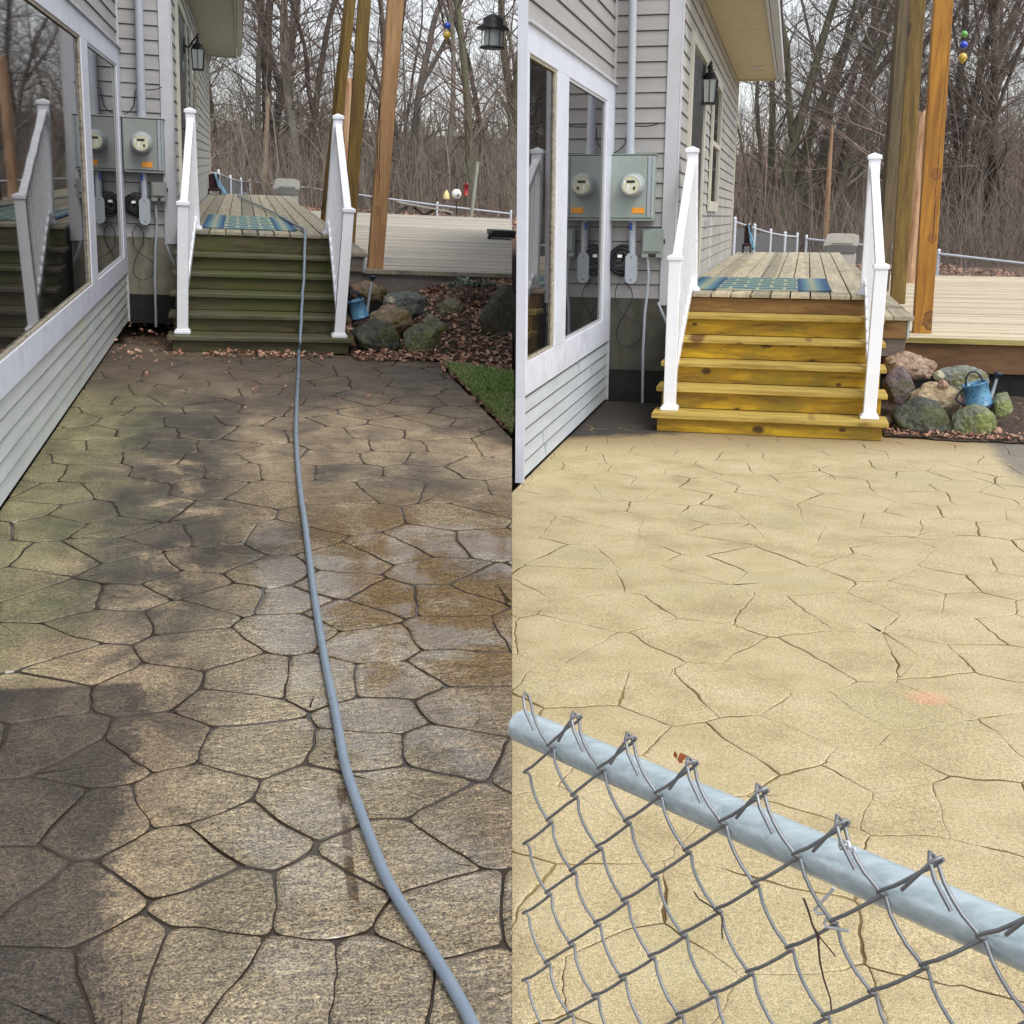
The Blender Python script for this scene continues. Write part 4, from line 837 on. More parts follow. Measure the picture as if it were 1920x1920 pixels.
# patio edge A: right border x=1.75 up to y=10.75 then back edge sloping; grass lies x>1.75 up to about y 10.5
def grassline(x): return 10.45-.75*(x-1.75)-.25*max(0, x-2.0)
soil = NT('bed_soil', .95); n2_ = soil.noise(16, 6, .7); soil.color(soil.ramp(n2_, [(.3, (.025, .018, .012)), (.55, (.075, .05, .035)), (.72, (.15, .10, .07))])); soil.bump(n2_, .9, .03); M['soil'] = soil.m
sheet(PA, bedA, .99, 3.6, 9.2, 13.06, 50, 60, lambda x, y: (y > 10.72-.25*(x-1.75) if x < 1.76 else y > grassline(x)-.1)).obj('garden_bed', M['soil'], P=PA, kind='structure', label='sloping leafy garden bed beside the mossy steps', cuts=[SEAM_A])
sheet(PB, bedB, .80, 3.6, 9.45, 11.08, 140, 80, lambda x, y: y > 9.60-.05*(x-.8)+.05*fbm(x, 3, 4, 2)).obj('garden_bed', M['soil'], P=PB, kind='structure', label='dark mulch bed beside the yellow steps')
lawn = NT('lawn_soil', .95); lawn.color(lawn.ramp(lawn.noise(9, 5), [(.4, (.03, .045, .012)), (.6, (.07, .09, .025))])); M['lawn'] = lawn.m
sheet(PA, lambda x, y: .012+.01*fbm(x, y, 2, 2), 1.77, 3.2, 6.6, 10.6, 16, 40, lambda x, y: y < grassline(x)).obj('lawn', M['lawn'], P=PA, kind='structure', label='strip of lawn along the wet patio', cuts=[SEAM_A])
def vary(name, cols, rough=.6, sc=.9):
    t = NT(name, rough); o = t.n('ShaderNodeObjectInfo'); wn = t.n('ShaderNodeTexWhiteNoise', noise_dimensions='3D')
    v = t.n('ShaderNodeVectorMath', operation='SNAP'); t.lk(t.coord(), v.inputs[0]); v.inputs[1].default_value = (sc, sc, sc); t.lk(v.outputs[0], wn.inputs['Vector'])
    t.color(t.ramp(wn.outputs['Value'], [(i/(len(cols)-1), c) for i, c in enumerate(cols)])); return t.m
M['leaf'] = vary('fallen_leaves', [(.13, .046, .028), (.28, .11, .065), (.42, .22, .14), (.60, .42, .30), (.18, .07, .045), (.50, .31, .21), (.12, .05, .035)], .6, .035)
M['grass'] = vary('grass_blades', [(.05, .13, .015), (.11, .25, .025), (.24, .40, .06), (.14, .30, .035), (.34, .42, .12)], .55, .02)
M['drygrass'] = vary('dry_grass_blades', [(.26, .32, .10), (.46, .46, .24), (.6, .58, .34), (.3, .4, .12)], .6, .02)
def leafmesh(P, spots, fn, size, rnd, m=None):
    m = m or MB()
    for x, y in spots:
        z = fn(x, y)+rnd.uniform(.002, .022); s_ = size*rnd.uniform(.6, 1.5); a_ = rnd.uniform(0, 6.28); tl = rnd.uniform(-.8, .8); tr = rnd.uniform(-.7, .7)
        R = Matrix.Rotation(a_, 3, 'Z') @ Matrix.Rotation(tl, 3, 'X') @ Matrix.Rotation(tr, 3, 'Y'); cu = rnd.uniform(.1, .5)*s_
        shp = [(-1, 0, 0), (-.45, .42, cu), (-.1, .30, cu*.5), (.2, .55, cu), (.55, .25, cu*.4), (1, 0, 0), (.55, -.25, cu*.4), (.2, -.5, cu), (-.1, -.3, cu*.5), (-.45, -.42, cu)]
        ps = [R @ Vector((p[0]*s_, p[1]*s_, p[2])) for p in shp]; mz = min(p.z for p in ps)
        m.add([(x+p.x, y+p.y, z+p.z-mz) for p in ps], [(0,1,2,8,9), (2,3,4,6,7,8), (4,5,6)])
    return m
rl = random.Random(21)
sp_ = []
while len(sp_) < 3400:
    x = rl.uniform(1.0, 3.5); y = rl.uniform(9.0, 13.0)
    if (x < 1.75 and y < 10.75) or (x >= 1.75 and y < grassline(x)-rl.uniform(-.05, .16)): continue
    pr = 1.0 if (y < 11.5 or x > 1.9) else .25
    if rl.random() < pr: sp_.append((x, y))
mm = leafmesh(PA, sp_, bedA, .030, rl)
sp2 = []
for _ in range(210):
    x = rl.gauss(.1, .42); y = 10.95-abs(rl.gauss(0, .13))-.05*rl.random(); sp2.append((x, y))
for _ in range(170): sp2.append((rl.uniform(1.0, 1.8), 10.74-abs(rl.gauss(0, .06))))
for _ in range(60): sp2.append((rl.uniform(-1.15, -.6), rl.uniform(10.4, 12.9)))
for _ in range(26): sp2.append((rl.uniform(-.9, 1.5), rl.uniform(8.0, 10.8)))
for _ in range(90): sp2.append((1.76+rl.gauss(0, .02), rl.uniform(7.6, 10.7)))
sp2 = [q for q in sp2 if q[1] < 10.98 or q[0] < -.63]
leafmesh(PA, sp2, lambda x, y: .006, .024, rl, mm)
mm.obj('fallen_leaves', M['leaf'], P=PA, kind='stuff', label='reddish brown fallen leaves over the garden bed and patio edge', cat='leaves', cuts=[SEAM_A])
spb = [(rl.uniform(.82, 2.6), 9.575+abs(rl.gauss(0, .09))) for _ in range(620)]+[(rl.uniform(.8, 2.6), rl.uniform(9.6, 11)) for _ in range(160)]
leafmesh(PB, spb, lambda x, y: bedB(x, max(y, 9.62)), .016, rl).obj('fallen_leaves', M['leaf'], P=PB, kind='stuff', label='small dark leaf scraps around the boulders beside the yellow steps', cat='leaves')
# leaves lying on the far ground
spf = []
for _ in range(4500):
    x = rl.uniform(-8, .5) if rl.random() < .5 else rl.uniform(4, 12); spf.append((x, rl.uniform(24, 40)))
leafmesh(PW, spf, terrain, .055, rl).obj('fallen_leaves', M['leaf'], P=PW, kind='stuff', label='brown leaf litter on the ground under the far fences', cat='leaves')
def blades(P, pts, fn, h, mat, name, label, cuts=None, wdt=.004):
    m = MB()
    for x, y in pts:
        z = fn(x, y); a_ = rl.uniform(0, 6.28); hh = h*rl.uniform(.5, 1.3); le = rl.uniform(.1, .8)*hh; dx, dy = math.cos(a_), math.sin(a_); px, py = -dy*wdt, dx*wdt
        m.add([(x-px, y-py, z), (x+px, y+py, z), (x+dx*le*.4+px*.7, y+dy*le*.4+py*.7, z+hh*.6), (x+dx*le*.4-px*.7, y+dy*le*.4-py*.7, z+hh*.6), (x+dx*le, y+dy*le, z+hh*.95)], [(0,1,2,3), (3,2,4)])
    return m.obj(name, mat, P=P, kind='stuff', label=label, cat='grass', cuts=cuts)
gp = []; gd = []
while len(gp) < 15000:
    x = rl.uniform(1.78, 3.0); y = rl.uniform(6.9, 10.5)
    if y < grassline(x)+rl.gauss(0, .05) and PA.W((x, y, 0)).x < 0: (gd if (x-1.78 < .10+.25*fbm(x, y, 1.5, 6) and rl.random() < .5) or y > grassline(x)-.08 or rl.random() < .24 or fbm(x, y, 1.2, 8) > .18 and rl.random() < .5 or (y < 8.9 and x < 2.05 and rl.random() < .6) else gp).append((x, y))
blades(PA, gp, lambda x, y: .012, .050, M['grass'], 'grass', 'short green grass along the right edge of the wet patio')
blades(PA, gd, lambda x, y: .012, .042, M['drygrass'], 'dry_grass', 'pale dry grass at the lawn border')

# ---------------- boulders ----------------
def rock_mat(name, dark, mid, lite, moss=None, speck=None, wet=.15):
    t = NT(name, .6); n = t.noise(3.2, 8, .66, dist=.8); n2 = t.noise(28, 5, .7)
    c = t.ramp(n, [(.3, dark), (.5, mid), (.68, lite)])
    if speck: c = t.mix(c, speck, t.rng(t.noise(42, 3, .7), .56, .64, 0, .7))
    if moss: c = t.mix(c, moss, t.rng(t.noise(4.5, 6, .65), .46, .58, 0, .85))
    c = t.mix(c, t.ramp(n2, [(.35, (.1,.1,.1)), (.5, (.5,.5,.5)), (.7, (.9,.9,.9))]), .5, 'OVERLAY'); t.color(c)
    c = t.mix(c, tuple(q*.35 for q in dark), t.rng(t.noise(6, 7, .7, dist=1.5), .40, .34, 0, .8)); t.color(c); t.rough(t.rng(n, .3, .7, .75-wet*2, .8)); b = t.bump(n, .9, .07); t.bump(n2, .7, .012, b); return t.m
RM = dict(
 bigdark=rock_mat('rock_big_dark', (.035,.032,.022), (.075,.07,.05), (.12,.115,.085), (.07,.065,.03)),
 dark=rock_mat('rock_dark_green', (.018,.020,.016), (.055,.058,.045), (.20,.205,.17), (.075,.085,.028)),
 green=rock_mat('rock_green', (.05,.055,.035), (.14,.15,.10), (.32,.33,.25), (.16,.17,.05)),
 brown=rock_mat('rock_brown', (.10,.075,.04), (.22,.165,.10), (.36,.29,.20), (.14,.10,.03)),
 grey=rock_mat('rock_grey', (.055,.065,.055), (.12,.135,.12), (.20,.21,.18)),
 red=rock_mat('rock_reddish', (.07,.045,.03), (.19,.12,.085), (.34,.24,.19), (.10,.09,.03), (.40,.25,.17)),
 beige=rock_mat('rock_beige', (.10,.09,.06), (.20,.185,.125), (.33,.30,.22), (.15,.14,.06)),
 pale=rock_mat('rock_pale', (.25,.23,.15), (.42,.40,.28), (.55,.52,.40)),
 pink=rock_mat('rock_pink', (.25,.14,.09), (.45,.27,.19), (.6,.4,.3)),
 tan=rock_mat('rock_tan', (.20,.14,.08), (.38,.29,.17), (.55,.44,.29)),
 maroon=rock_mat('rock_maroon', (.07,.05,.05), (.17,.12,.125), (.28,.22,.23), (.10,.09,.05)),
 greyB=rock_mat('rock_grey_B', (.10,.11,.09), (.21,.23,.20), (.32,.33,.27), (.20,.19,.08)),
 greenB=rock_mat('rock_green_B', (.04,.045,.03), (.19,.21,.13), (.42,.45,.32), (.20,.23,.06)),
 pinkB=rock_mat('rock_pinkish_B', (.14,.09,.06), (.36,.25,.17), (.55,.42,.32), None, (.55,.30,.20)))
def rock(P, box, Y, mat, label, rot=0, dp=.8, seed=0, ang=.35, name='boulder', zlow=None, flat=0):
    u0, v0, u1, v1 = box; c = P.Y((u0+u1)/2, (v0+v1)/2, Y); a_ = P.Y(u0, (v0+v1)/2, Y); b_ = P.Y(u1, (v0+v1)/2, Y)
    tp = P.Y((u0+u1)/2, v0, Y); bt = P.Y((u0+u1)/2, v1, Y); rx = (b_.x-a_.x)/2; rz = (tp.z-bt.z)/2*1.02; ry = rx*dp
    bm = bmesh.new(); bmesh.ops.create_icosphere(bm, subdivisions=5, radius=1)
    rnd = random.Random(seed); pl = [(Vector((rnd.uniform(-1,1), rnd.uniform(-1,1), rnd.uniform(-.8,1))).normalized(), rnd.uniform(.70, .95)) for _ in range(14)]
    for v in bm.verts:
        d = v.co.normalized(); r = 1+.20*mnoise.fractal(d*1.4+Vector((seed*3.1, 0, 0)), 1, 2, 4)
        for n_, h in pl:
            q = d.dot(n_)
            if q*r > h: r = r*.12+.88*(h/q)
        r += .05*mnoise.fractal(d*5+Vector((0, seed, 0)), 1, 2, 3)
        v.co = d*r
    R = Matrix.Rotation(rot, 3, 'Y'); mx = [max(abs((R @ v.co)[i]) for v in bm.verts) for i in range(3)]
    for v in bm.verts:
        q = R @ v.co; q = Vector((q.x/mx[0]*rx, q.y/mx[1]*ry, q.z/mx[2]*rz))
        v.co = q
    me = bpy.data.meshes.new(name); bm.to_mesh(me); bm.free(); me.polygons.foreach_set('use_smooth', [True]*len(me.polygons)); me.materials.append(RM[mat])
    o = bpy.data.objects.new(name, me); COL.objects.link(o); o.matrix_world = P.M @ Matrix.Translation(c)
    o['label'] = label; o['category'] = 'boulder' if name == 'boulder' else 'stone'; o['group'] = 'boulders beside the wooden steps'
    return o
rock(PA, (654, 597, 755, 668), 11.15, 'dark', 'large dark mossy boulder touching the mossy steps', .1, .8, 1)
rock(PA, (757, 606, 826, 672), 11.05, 'green', 'round green grey boulder at the wet patio edge', .5, .9, 2)
rock(PA, (686, 573, 784, 634), 11.65, 'brown', 'flat brown boulder behind the large dark mossy one', .42, .8, 3)
rock(PA, (716, 540, 806, 600), 12.2, 'grey', 'smooth grey slab boulder leaning below the lower deck', .35, .6, 4)
rock(PA, (655, 526, 728, 572), 12.3, 'red', 'speckled reddish boulder under the grey deck board', -.1, .7, 5)
rock(PA, (818, 557, 872, 598), 12.0, 'beige', 'beige boulder lying among the leaves', -.2, .8, 6)
rock(PA, (788, 590, 826, 622), 11.6, 'beige', 'small olive stone between beige and green boulders', .2, .9, 7, name='stone')
rock(PA, (806, 602, 840, 634), 11.4, 'green', 'small mossy stone right of the round green boulder', .2, .9, 8, name='stone')
rock(PA, (898, 532, 990, 652), 11.3, 'bigdark', 'tall dark boulder at the right edge of the leafy bed', .1, .5, 9)
rock(PA, (722, 556, 742, 574), 12.0, 'pale', 'tiny pale stone wedged beside the grey slab', 0, .9, 10, name='stone')
rock(PA, (732, 570, 746, 585), 11.95, 'pink', 'tiny pink stone on the flat brown boulder', 0, .9, 11, name='stone')
rock(PB, (1659, 744, 1786, 830), 9.85, 'dark', 'large dark boulder touching the yellow steps', .1, .75, 1)
rock(PB, (1784, 758, 1872, 836), 9.80, 'greenB', 'pale green boulder under the blue watering can', .45, .85, 2)
rock(PB, (1700, 718, 1812, 788), 10.25, 'tan', 'tan boulder behind the large dark boulder on the right', .35, .75, 3)
rock(PB, (1652, 687, 1716, 762), 10.2, 'maroon', 'purple grey boulder against the yellow steps', .2, .8, 14)
rock(PB, (1655, 659, 1760, 716), 10.6, 'pinkB', 'rough pinkish boulder under the brown deck board', -.12, .7, 5)
rock(PB, (1752, 679, 1856, 742), 10.6, 'greyB', 'smooth grey green slab boulder behind the watering can', .3, .6, 4)
rock(PB, (1747, 694, 1772, 714), 10.35, 'pale', 'tiny pale stone beside the rough pinkish boulder', 0, .9, 10, name='stone')
rock(PB, (1756, 712, 1780, 732), 10.2, 'pink', 'tiny pink stone on the tan boulder', 0, .9, 11, name='stone')
rock(PB, (1853, 735, 1900, 790), 10.0, 'greenB', 'olive stone at the right edge by the watering can', .2, .9, 16, name='stone')
rock(PB, (1860, 800, 1880, 815), 9.7, 'pink', 'tiny orange stone at the right edge of the pale patio', 0, .9, 17, name='stone')

# ---------------- watering cans ----------------
t = NT('blue_enamel', .35); v_ = t.vor(34, feature='F1'); c = t.ramp(t.noise(7, 3), [(.35, (.04, .14, .27)), (.65, (.13, .31, .46))]); c = t.mix(c, (.02, .07, .16), t.rng(v_, .30, .22, 0, .8)); t.color(c); M['can'] = t.m
M['navy'] = paint('navy_enamel', (.012, .02, .045), .4)
def wcan(P, c, Y, h, r, tilt, label, spoutx, yaw=0):
    p = P.Y(*c, Y); t = thing(P, 'watering_can', p, label, 'watering can', 'blue watering cans'); R = Matrix.Rotation(tilt, 3, 'Y') @ Matrix.Rotation(yaw, 3, 'Z'); p = Vector(p)
    def T(*q): return p+R @ Vector(q)
    m = MB(); m.lathe(p, [(r*1.04, -h*.5), (r*1.04, -h*.44), (r, -h*.43), (r*.93, h*.42), (r*.97, h*.43), (r*.97, h*.5), (r*.86, h*.5), (r*.84, h*.3)], 28, R=R); m.obj('body', M['can'], t)
    m = MB(); m.lathe(p, [(r*1.05, -h*.53), (r*1.06, -h*.42)], 28, R=R); m.obj('base_band', M['navy'], t)
    m = MB(); pts = [T(-r*.62*math.cos(math.pi*k/12), 0, h*.46+h*.5*math.sin(math.pi*k/12)) for k in range(13)]; m.tube(pts, .008, 8); m.obj('top_handle', M['navy'], t)
    m = MB(); pts = [T(-r*.93-r*.6*math.sin(math.pi*k/10), 0, h*.36-h*.66*k/10) for k in range(11)]; m.tube(pts, .007, 8); m.obj('side_handle', M['navy'], t)
    m = MB(); a_ = T(r*.85, 0, -h*.3); b_ = T(*spoutx); m.tube([a_, b_], [.016, .010], 12); sp = m.obj('spout', M['galv'], t)
    d = (b_-a_).normalized(); m = MB(); q = d.to_track_quat('Z', 'Y').to_matrix(); m.lathe(b_, [(.010, -.01), (.034, .03), (.036, .036), (.02, .045)], 18, R=q); m.obj('rose', M['navy'], sp)
wcan(PA, (672, 580), 11.42, .185, .082, -.28, 'blue patterned watering can behind the right railing of the mossy steps', (.20, 0, .235))
wcan(PB, (1832, 741), 10.02, .205, .105, -.30, 'pale blue watering can sitting on the green boulder', (.175, .0, .10))

# ---------------- plants ----------------
M['sedum'] = vary('grey_green_leaves', [(.13, .19, .13), (.30, .38, .28), (.20, .28, .20), (.07, .11, .06)], .55, .02)
M['dkleaf'] = vary('dark_green_leaves', [(.018, .035, .014), (.04, .075, .03), (.10, .15, .08)], .5, .02)
def clump(P, u, v, Y, rad, n, mat, label, hh=.10):
    p = P.Y(u, v, Y); r_ = random.Random(u); m = MB()
    for _ in range(n):
        a_ = r_.uniform(0, 6.28); d = rad*math.sqrt(r_.random()); b = Vector((p.x+d*math.cos(a_), p.y+d*.6*math.sin(a_), p.z+hh*(1-d/rad)*r_.uniform(.3, 1)))
        dr = Vector((math.cos(a_), math.sin(a_)*.6, r_.uniform(-.1, .9))).normalized(); s_ = r_.uniform(.03, .06); sd = dr.cross(Vector((0,0,1))).normalized()*s_*.28
        m.add([b, b+dr*s_*.5+sd, b+dr*s_, b+dr*s_*.5-sd], [(0,1,2,3)])
    t = thing(P, 'ground_plant', (p.x, p.y, p.z-.1), label, 'plant'); m.obj('leaves', mat, t)
    m = MB(); 
    for k in range(7): a_ = k*.9; m.tube([(p.x, p.y, p.z-.12), (p.x+rad*.6*math.cos(a_), p.y+rad*.4*math.sin(a_), p.z+hh*.3)], .004, 5)
    m.obj('stem', M['rimA'], t)
clump(PA, 872, 540, 12.2, .22, 340, M['sedum'], 'grey green rosette plant under the grey deck board', .12)
clump(PA, 908, 540, 12.1, .20, 260, M['dkleaf'], 'dark green leafy plant beside the tall dark boulder', .12)
#clump(PB, 1893, 700, 10.7, .16, 120, M['dkleaf'], 'small green plant behind the watering can at the right', .08)
mt_ = MB(); r_ = random.Random(3)
for _ in range(46):
    x = r_.uniform(1.75, 2.7); y = r_.uniform(10.9, 12.8); z = bedA(x, y)+.02; a_ = r_.uniform(-1.2, 1.2); L = r_.uniform(.08, .34)
    mt_.tube([(x, y, z), (x+L*.5*math.cos(a_), y-L*.4*abs(math.sin(a_)), z+.02+.04*r_.random()), (x+L*math.cos(a_), y-L*.6, z+.01)], [.004, .003, .0015], 5)
M['twig'] = paint('dead_twig', (.36, .29, .22), .8); mt_.obj('dead_twigs', M['twig'], P=PA, kind='stuff', label='thin dead twigs scattered over the leafy bed', cat='twigs', cuts=[SEAM_A])

# ---------------- hose ----------------
hp = [(905,1960),(861,1872),(799,1767),(732,1660),(696,1576),(657,1468),(643,1415),(628,1330),(614,1263),(600,1184),(588,1108),(580,1048),(571,976),(564,928),(559,880),(556,835),(555,799),(557,740),(560,690),(562,668)]
pts = [PA.g(u, v, .018)+Vector((0, 0, 0)) for u, v in hp]; pts = [Vector((p.x, min(p.y, 10.93), .018)) for p in pts]
xr = [(563, 640), (565, 590), (567, 550), (570, 512), (571, 478), (572, 442)]; hz = [.148, .305, .465, .625, .785, .985]
last = pts[-1]; pts[-1] = Vector((last.x, 10.96, .02))
for k, (u, v) in enumerate(xr):
    yn = 11.03+k*.345-.035 if k < 5 else 12.735; x = PA.Y(u, v, yn).x
    pts.append(Vector((x, yn-.020, hz[k]-.03))); pts.append(Vector((x, yn+.012, hz[k]+.016)))
for u, v in [(570, 430), (556, 423), (540, 414), (515, 400), (492, 388), (470, 379), (456, 372), (447, 366), (452, 363.5), (463, 362.5)]: q = PA.g(u, v, 1.018); pts.append(Vector((q.x, min(q.y, 27), 1.018)))
sm = []
for i in range(len(pts)-1):
    p0, p1, p2, p3 = [pts[max(0, min(len(pts)-1, j))] for j in (i-1, i, i+1, i+2)]
    st = 20 <= i <= 31
    for k in range(6):
        f = k/6
        sm.append(p1.lerp(p2, f) if st else .5*((2*p1)+(-p0+p2)*f+(2*p0-5*p1+4*p2-p3)*f*f+(-p0+3*p1-3*p2+p3)*f**3))
sm.append(pts[-1]); m = MB(); m.tube(sm, .0145, 14)
m.obj('garden_hose', M['hose'], P=PA, base=tuple(pts[0]), label='long grey blue hose running over the wet patio and up the mossy steps', cat='hose')

# ---------------- things on and beyond the decks ----------------
M['grillp'] = paint('grey_plastic', (.40, .40, .38), .45, .1); M['grilld'] = paint('dark_plastic', (.20, .20, .19), .5, .1); M['grillt'] = paint('tan_plastic', (.50, .47, .42), .5, .1)
def grill(P, u0, u1, v0, v1, Y, zb, mat, label):
    a_ = P.Y(u0, v1, Y); b_ = P.Y(u1, v0, Y); x0, x1, z0, z1 = a_.x, b_.x, a_.z, b_.z; w_ = x1-x0; zm = z0+(z1-z0)*.45
    t = thing(P, 'barbecue_grill', ((x0+x1)/2, Y, zb), label, 'grill', 'covered grills behind the decks')
    m = MB(); pr = [(0, zm), (.02, zm+.06*w_), (.10, z1-.03*w_), (.25, z1), (.9, z1-.005), (.985, z1-.05*w_), (1.0, zm+.1*w_), (.97, zm)]
    vs = [(x0+w_*q, Y-.22, zz) for q, zz in pr]+[(x0+w_*q, Y+.22, zz) for q, zz in pr]; n = len(pr)
    m.add(vs, [tuple(range(n)), tuple(range(2*n-1, n-1, -1))]+[(i, (i+1) % n, n+(i+1) % n, n+i) for i in range(n)]); m.obj('lid', mat, t, bevel=.02)
    m = MB(); m.add([(x0-.01, Y-.20, z0), (x1-.06*w_, Y-.20, z0), (x1-.06*w_, Y+.2, z0), (x0-.01, Y+.2, z0), (x0+.06*w_, Y-.225, zm-.002), (x1-.02, Y-.225, zm-.002), (x1-.02, Y+.2, zm-.002), (x0+.06*w_, Y+.2, zm-.002)], [(0,3,2,1),(4,5,6,7),(0,1,5,4),(1,2,6,5),(2,3,7,6),(3,0,4,7)]); m.obj('firebox', M['grilld'], t, bevel=.01)
    m = MB(); m.box((x0+.25*w_, Y-.18, zb+.04), (x1-.02, Y+.2, z0-.002)); m.obj('cabinet', mat, t, bevel=.01)
    m = MB(); m.tube([(x0+.2*w_, Y-.24, zm+.03), (x1-.15*w_, Y-.24, zm+.03)], .010, 8); m.obj('lid_handle', M['grilld'], t)
    for q in (.3, .92): m = MB(); m.tube([(x0+w_*q, Y-.15, zb+.05), (x0+w_*q, Y+.15, zb+.05)], .06, 14); m.obj('wheel', M['black'], t)
grill(PA, 514, 560, 338, 364, 28.4, .30, M['grillp'], 'light grey grill behind the end of the grey walkway')
grill(PB, 1545, 1609, 440, 474, 24.9, .32, M['grillt'], 'tan grill behind the end of the washed walkway')
M['bluefab'] = paint('blue_towel', (.18, .36, .50), .8, .3, ((.42, .52, .58), 5, .5), bump=.2)
M['redfab'] = paint('dark_red_fabric', (.035, .012, .012), .85, .5)
def chair(P, u0, u1, v0, v1, Y, label, zb, tl):
    a_ = P.Y(u0, v1, Y); b_ = P.Y(u1, v0, Y); x0, x1, z0, z1 = a_.x, b_.x, a_.z, b_.z; w_ = x1-x0
    t = thing(P, 'patio_chair', ((x0+x1)/2, Y, zb), label, 'chair', 'dark patio chairs at the walkway ends'); 
    m = MB(); m.box((x0, Y-.02, z0+.1), (x0+w_*.62, Y+.02, z1-.03)); m.obj('backrest', M['redfab'], t, bevel=.01)
    m = MB(); m.box((x0, Y-.45, z0+.07), (x0+w_*.7, Y-.03, z0+.12)); m.obj('seat', M['redfab'], t, bevel=.01)
    for xx, yy in ((x0, Y-.42), (x0+w_*.68, Y-.42), (x0, Y), (x0+w_*.62, Y)): m = MB(); m.tube([(xx, yy, zb), (xx, yy, z0+.1)], .014, 8); m.obj('leg', M['black'], t)
    m = MB(); n = 14; vs = []
    for i in range(n+1):
        f = i/n; z = z1-(z1-z0)*f*1.0; xx = x0+w_*(.30+.45*f**1.4)
        for k in range(6): g = k/5; vs.append((xx+w_*(.10+.22*f)*g+.012*math.sin(k*2+i*.5), Y-.035-.05*f+.012*math.sin(k*3.1), z))
    fs = [(i*6+k, i*6+k+1, (i+1)*6+k+1, (i+1)*6+k) for i in range(n) for k in range(5)]
    m.add(vs, fs, True); o = m.obj('towel', M['bluefab'], P=P, base=(x0+w_*.4, Y, z1), label=tl, cat='towel', group='blue towels over chairs')
    md = o.modifiers.new('s', 'SOLIDIFY'); md.thickness = .01
chair(PA, 392, 424, 325, 363, 26.3, 'dark red chair at the end of the grey walkway', .99, 'blue towel over the chair on the grey walkway')
chair(PB, 1394, 1418, 419, 468, 23.0, 'dark red chair at the end of the washed walkway', 1.03, 'blue towel over the chair on the washed walkway')
# far chain link fences
tn = NT('far_chain_link', .6, (.30, .31, .32)); M['link'] = M['galvdk']
def linkmesh(m, a_, b_, z0f, z1f, sp, r, n=3, lean=(0,0)):
    """diamond wire between two plan points"""
    L = (b_-a_).length; d = (b_-a_).normalized(); x = 0; H = z1f-z0f
    for sgn in (1, -1):
        k = -H
        while k < L:
            s0, s1 = k, k+H; c0 = max(0, s0); c1 = min(L, s1)
            if c1 > c0:
                if sgn > 0: za, zb_ = z0f+(c0-s0), z0f+(c1-s0)
                else: za, zb_ = z1f-(c0-s0), z1f-(c1-s0)
                p = a_+d*c0; q = a_+d*c1; m.tube([(p.x, p.y, za), (q.x, q.y, zb_)], r, n, cap=False)
            k += sp
def farfence(P, pix, ht, label, name='chain_link_fence', sp=.075, r=.0022, rr=.028, posts=None, side_posts=()):
    pp = [P.Y(u, v, Y) for u, v, Y in pix]; t = thing(P, name, pp[0]-Vector((0,0,ht)), label, 'fence', 'galvanised chain link fences behind the decks')
    m = MB(); m.tube(pp, rr, 8); m.obj('top_rail', M['galvL'], t)
    m = MB()
    for i in range(len(pp)-1):
        a_, b_ = pp[i], pp[i+1]; n = max(1, int((b_-a_).length/1.2))
        for k in range(n): p = a_.lerp(b_, k/n); q = a_.lerp(b_, (k+1)/n); z1 = min(p.z, q.z); linkmesh(m, Vector((p.x, p.y, 0)), Vector((q.x, q.y, 0)), z1-ht, z1, sp, r)
    m.obj('wire_mesh', M['galvdk'], t)
    for p in (posts or pp): m = MB(); m.tube([(p.x, p.y, p.z-ht-.1), (p.x, p.y, p.z+.06)], .034, 10); m.lathe((p.x, p.y, p.z+.06), [(.038, 0), (.03, .03), (.005, .045)], 10); m.obj('post', M['galvL'], t)
    return t
M['galvL'] = paint('bright_galvanised', (.62, .65, .70), .4, .1, metal=.1)
farfence(PA, [(470, 341, 41), (560, 350, 39.5), (640, 360.5, 38), (700, 369, 36.5), (820, 385, 34.5), (958, 401, 33)], 1.12, 'long chain link fence behind the grey lower deck')
farfence(PB, [(1512, 448, 31), (1590, 456.5, 29.5), (1670, 465.5, 27.5), (1760, 476, 26.2), (1960, 499, 24.5)], 1.1, 'long chain link fence behind the washed lower deck')
farfence(PA, [(385, 322, 30), (410, 325, 33), (432, 335, 36), (452, 340, 38), (468, 341, 40)], 1.3, 'mesh windbreak fence at the left behind the walkway', sp=.05, r=.004, rr=.02)
farfence(PB, [(1378, 416, 25), (1415, 428, 27), (1445, 437, 29), (1472, 442, 30), (1495, 444, 31)], 1.3, 'mesh windbreak fence behind the washed walkway', sp=.05, r=.004, rr=.02)
# shepherd hook with feeders
q = PA.Y(858, 336, 31.3); gz = .25
t = thing(PA, 'feeder_hook', (q.x, q.y, gz), 'dark double shepherd hook behind the lower deck', 'hook')
m = MB(); m.tube([(q.x, q.y, gz), (q.x, q.y, q.z)], .012, 8)
for s_ in (-1, 1):
    pr = [(q.x, q.y, q.z-.05)]+[(q.x+s_*(.17-.15*math.cos(a_)), q.y, q.z-.05+.17*math.sin(a_)) for a_ in (.5, 1, 1.57, 2.2, 2.8)]+[(q.x+s_*.33, q.y, q.z-.03)]
    m.tube(pr, .011, 8)
m.obj('pole', M['black'], t)
def feeder(u, v, prof, mat, label, top, extra=None, name='bird_feeder'):
    p = PA.Y(u, v, 31.2); t = thing(PA, name, p, label, 'bird feeder'); m = MB(); m.lathe(p, prof, 20); m.obj('body', mat, t)
    m = MB(); m.tube([(p.x, p.y, p.z+prof[-1][1]), (p.x, p.y, top)], .004, 5); m.obj('hanger', M['black'], t)
    if extra: extra(p, t)
    return t
M['yel'] = paint('pale_yellow', (.75, .62, .28), .5, .1); M['white'] = paint('white_glaze', (.80, .82, .80), .35, .05); M['red'] = paint('red_feeder', (.30, .02, .02), .4, .2)
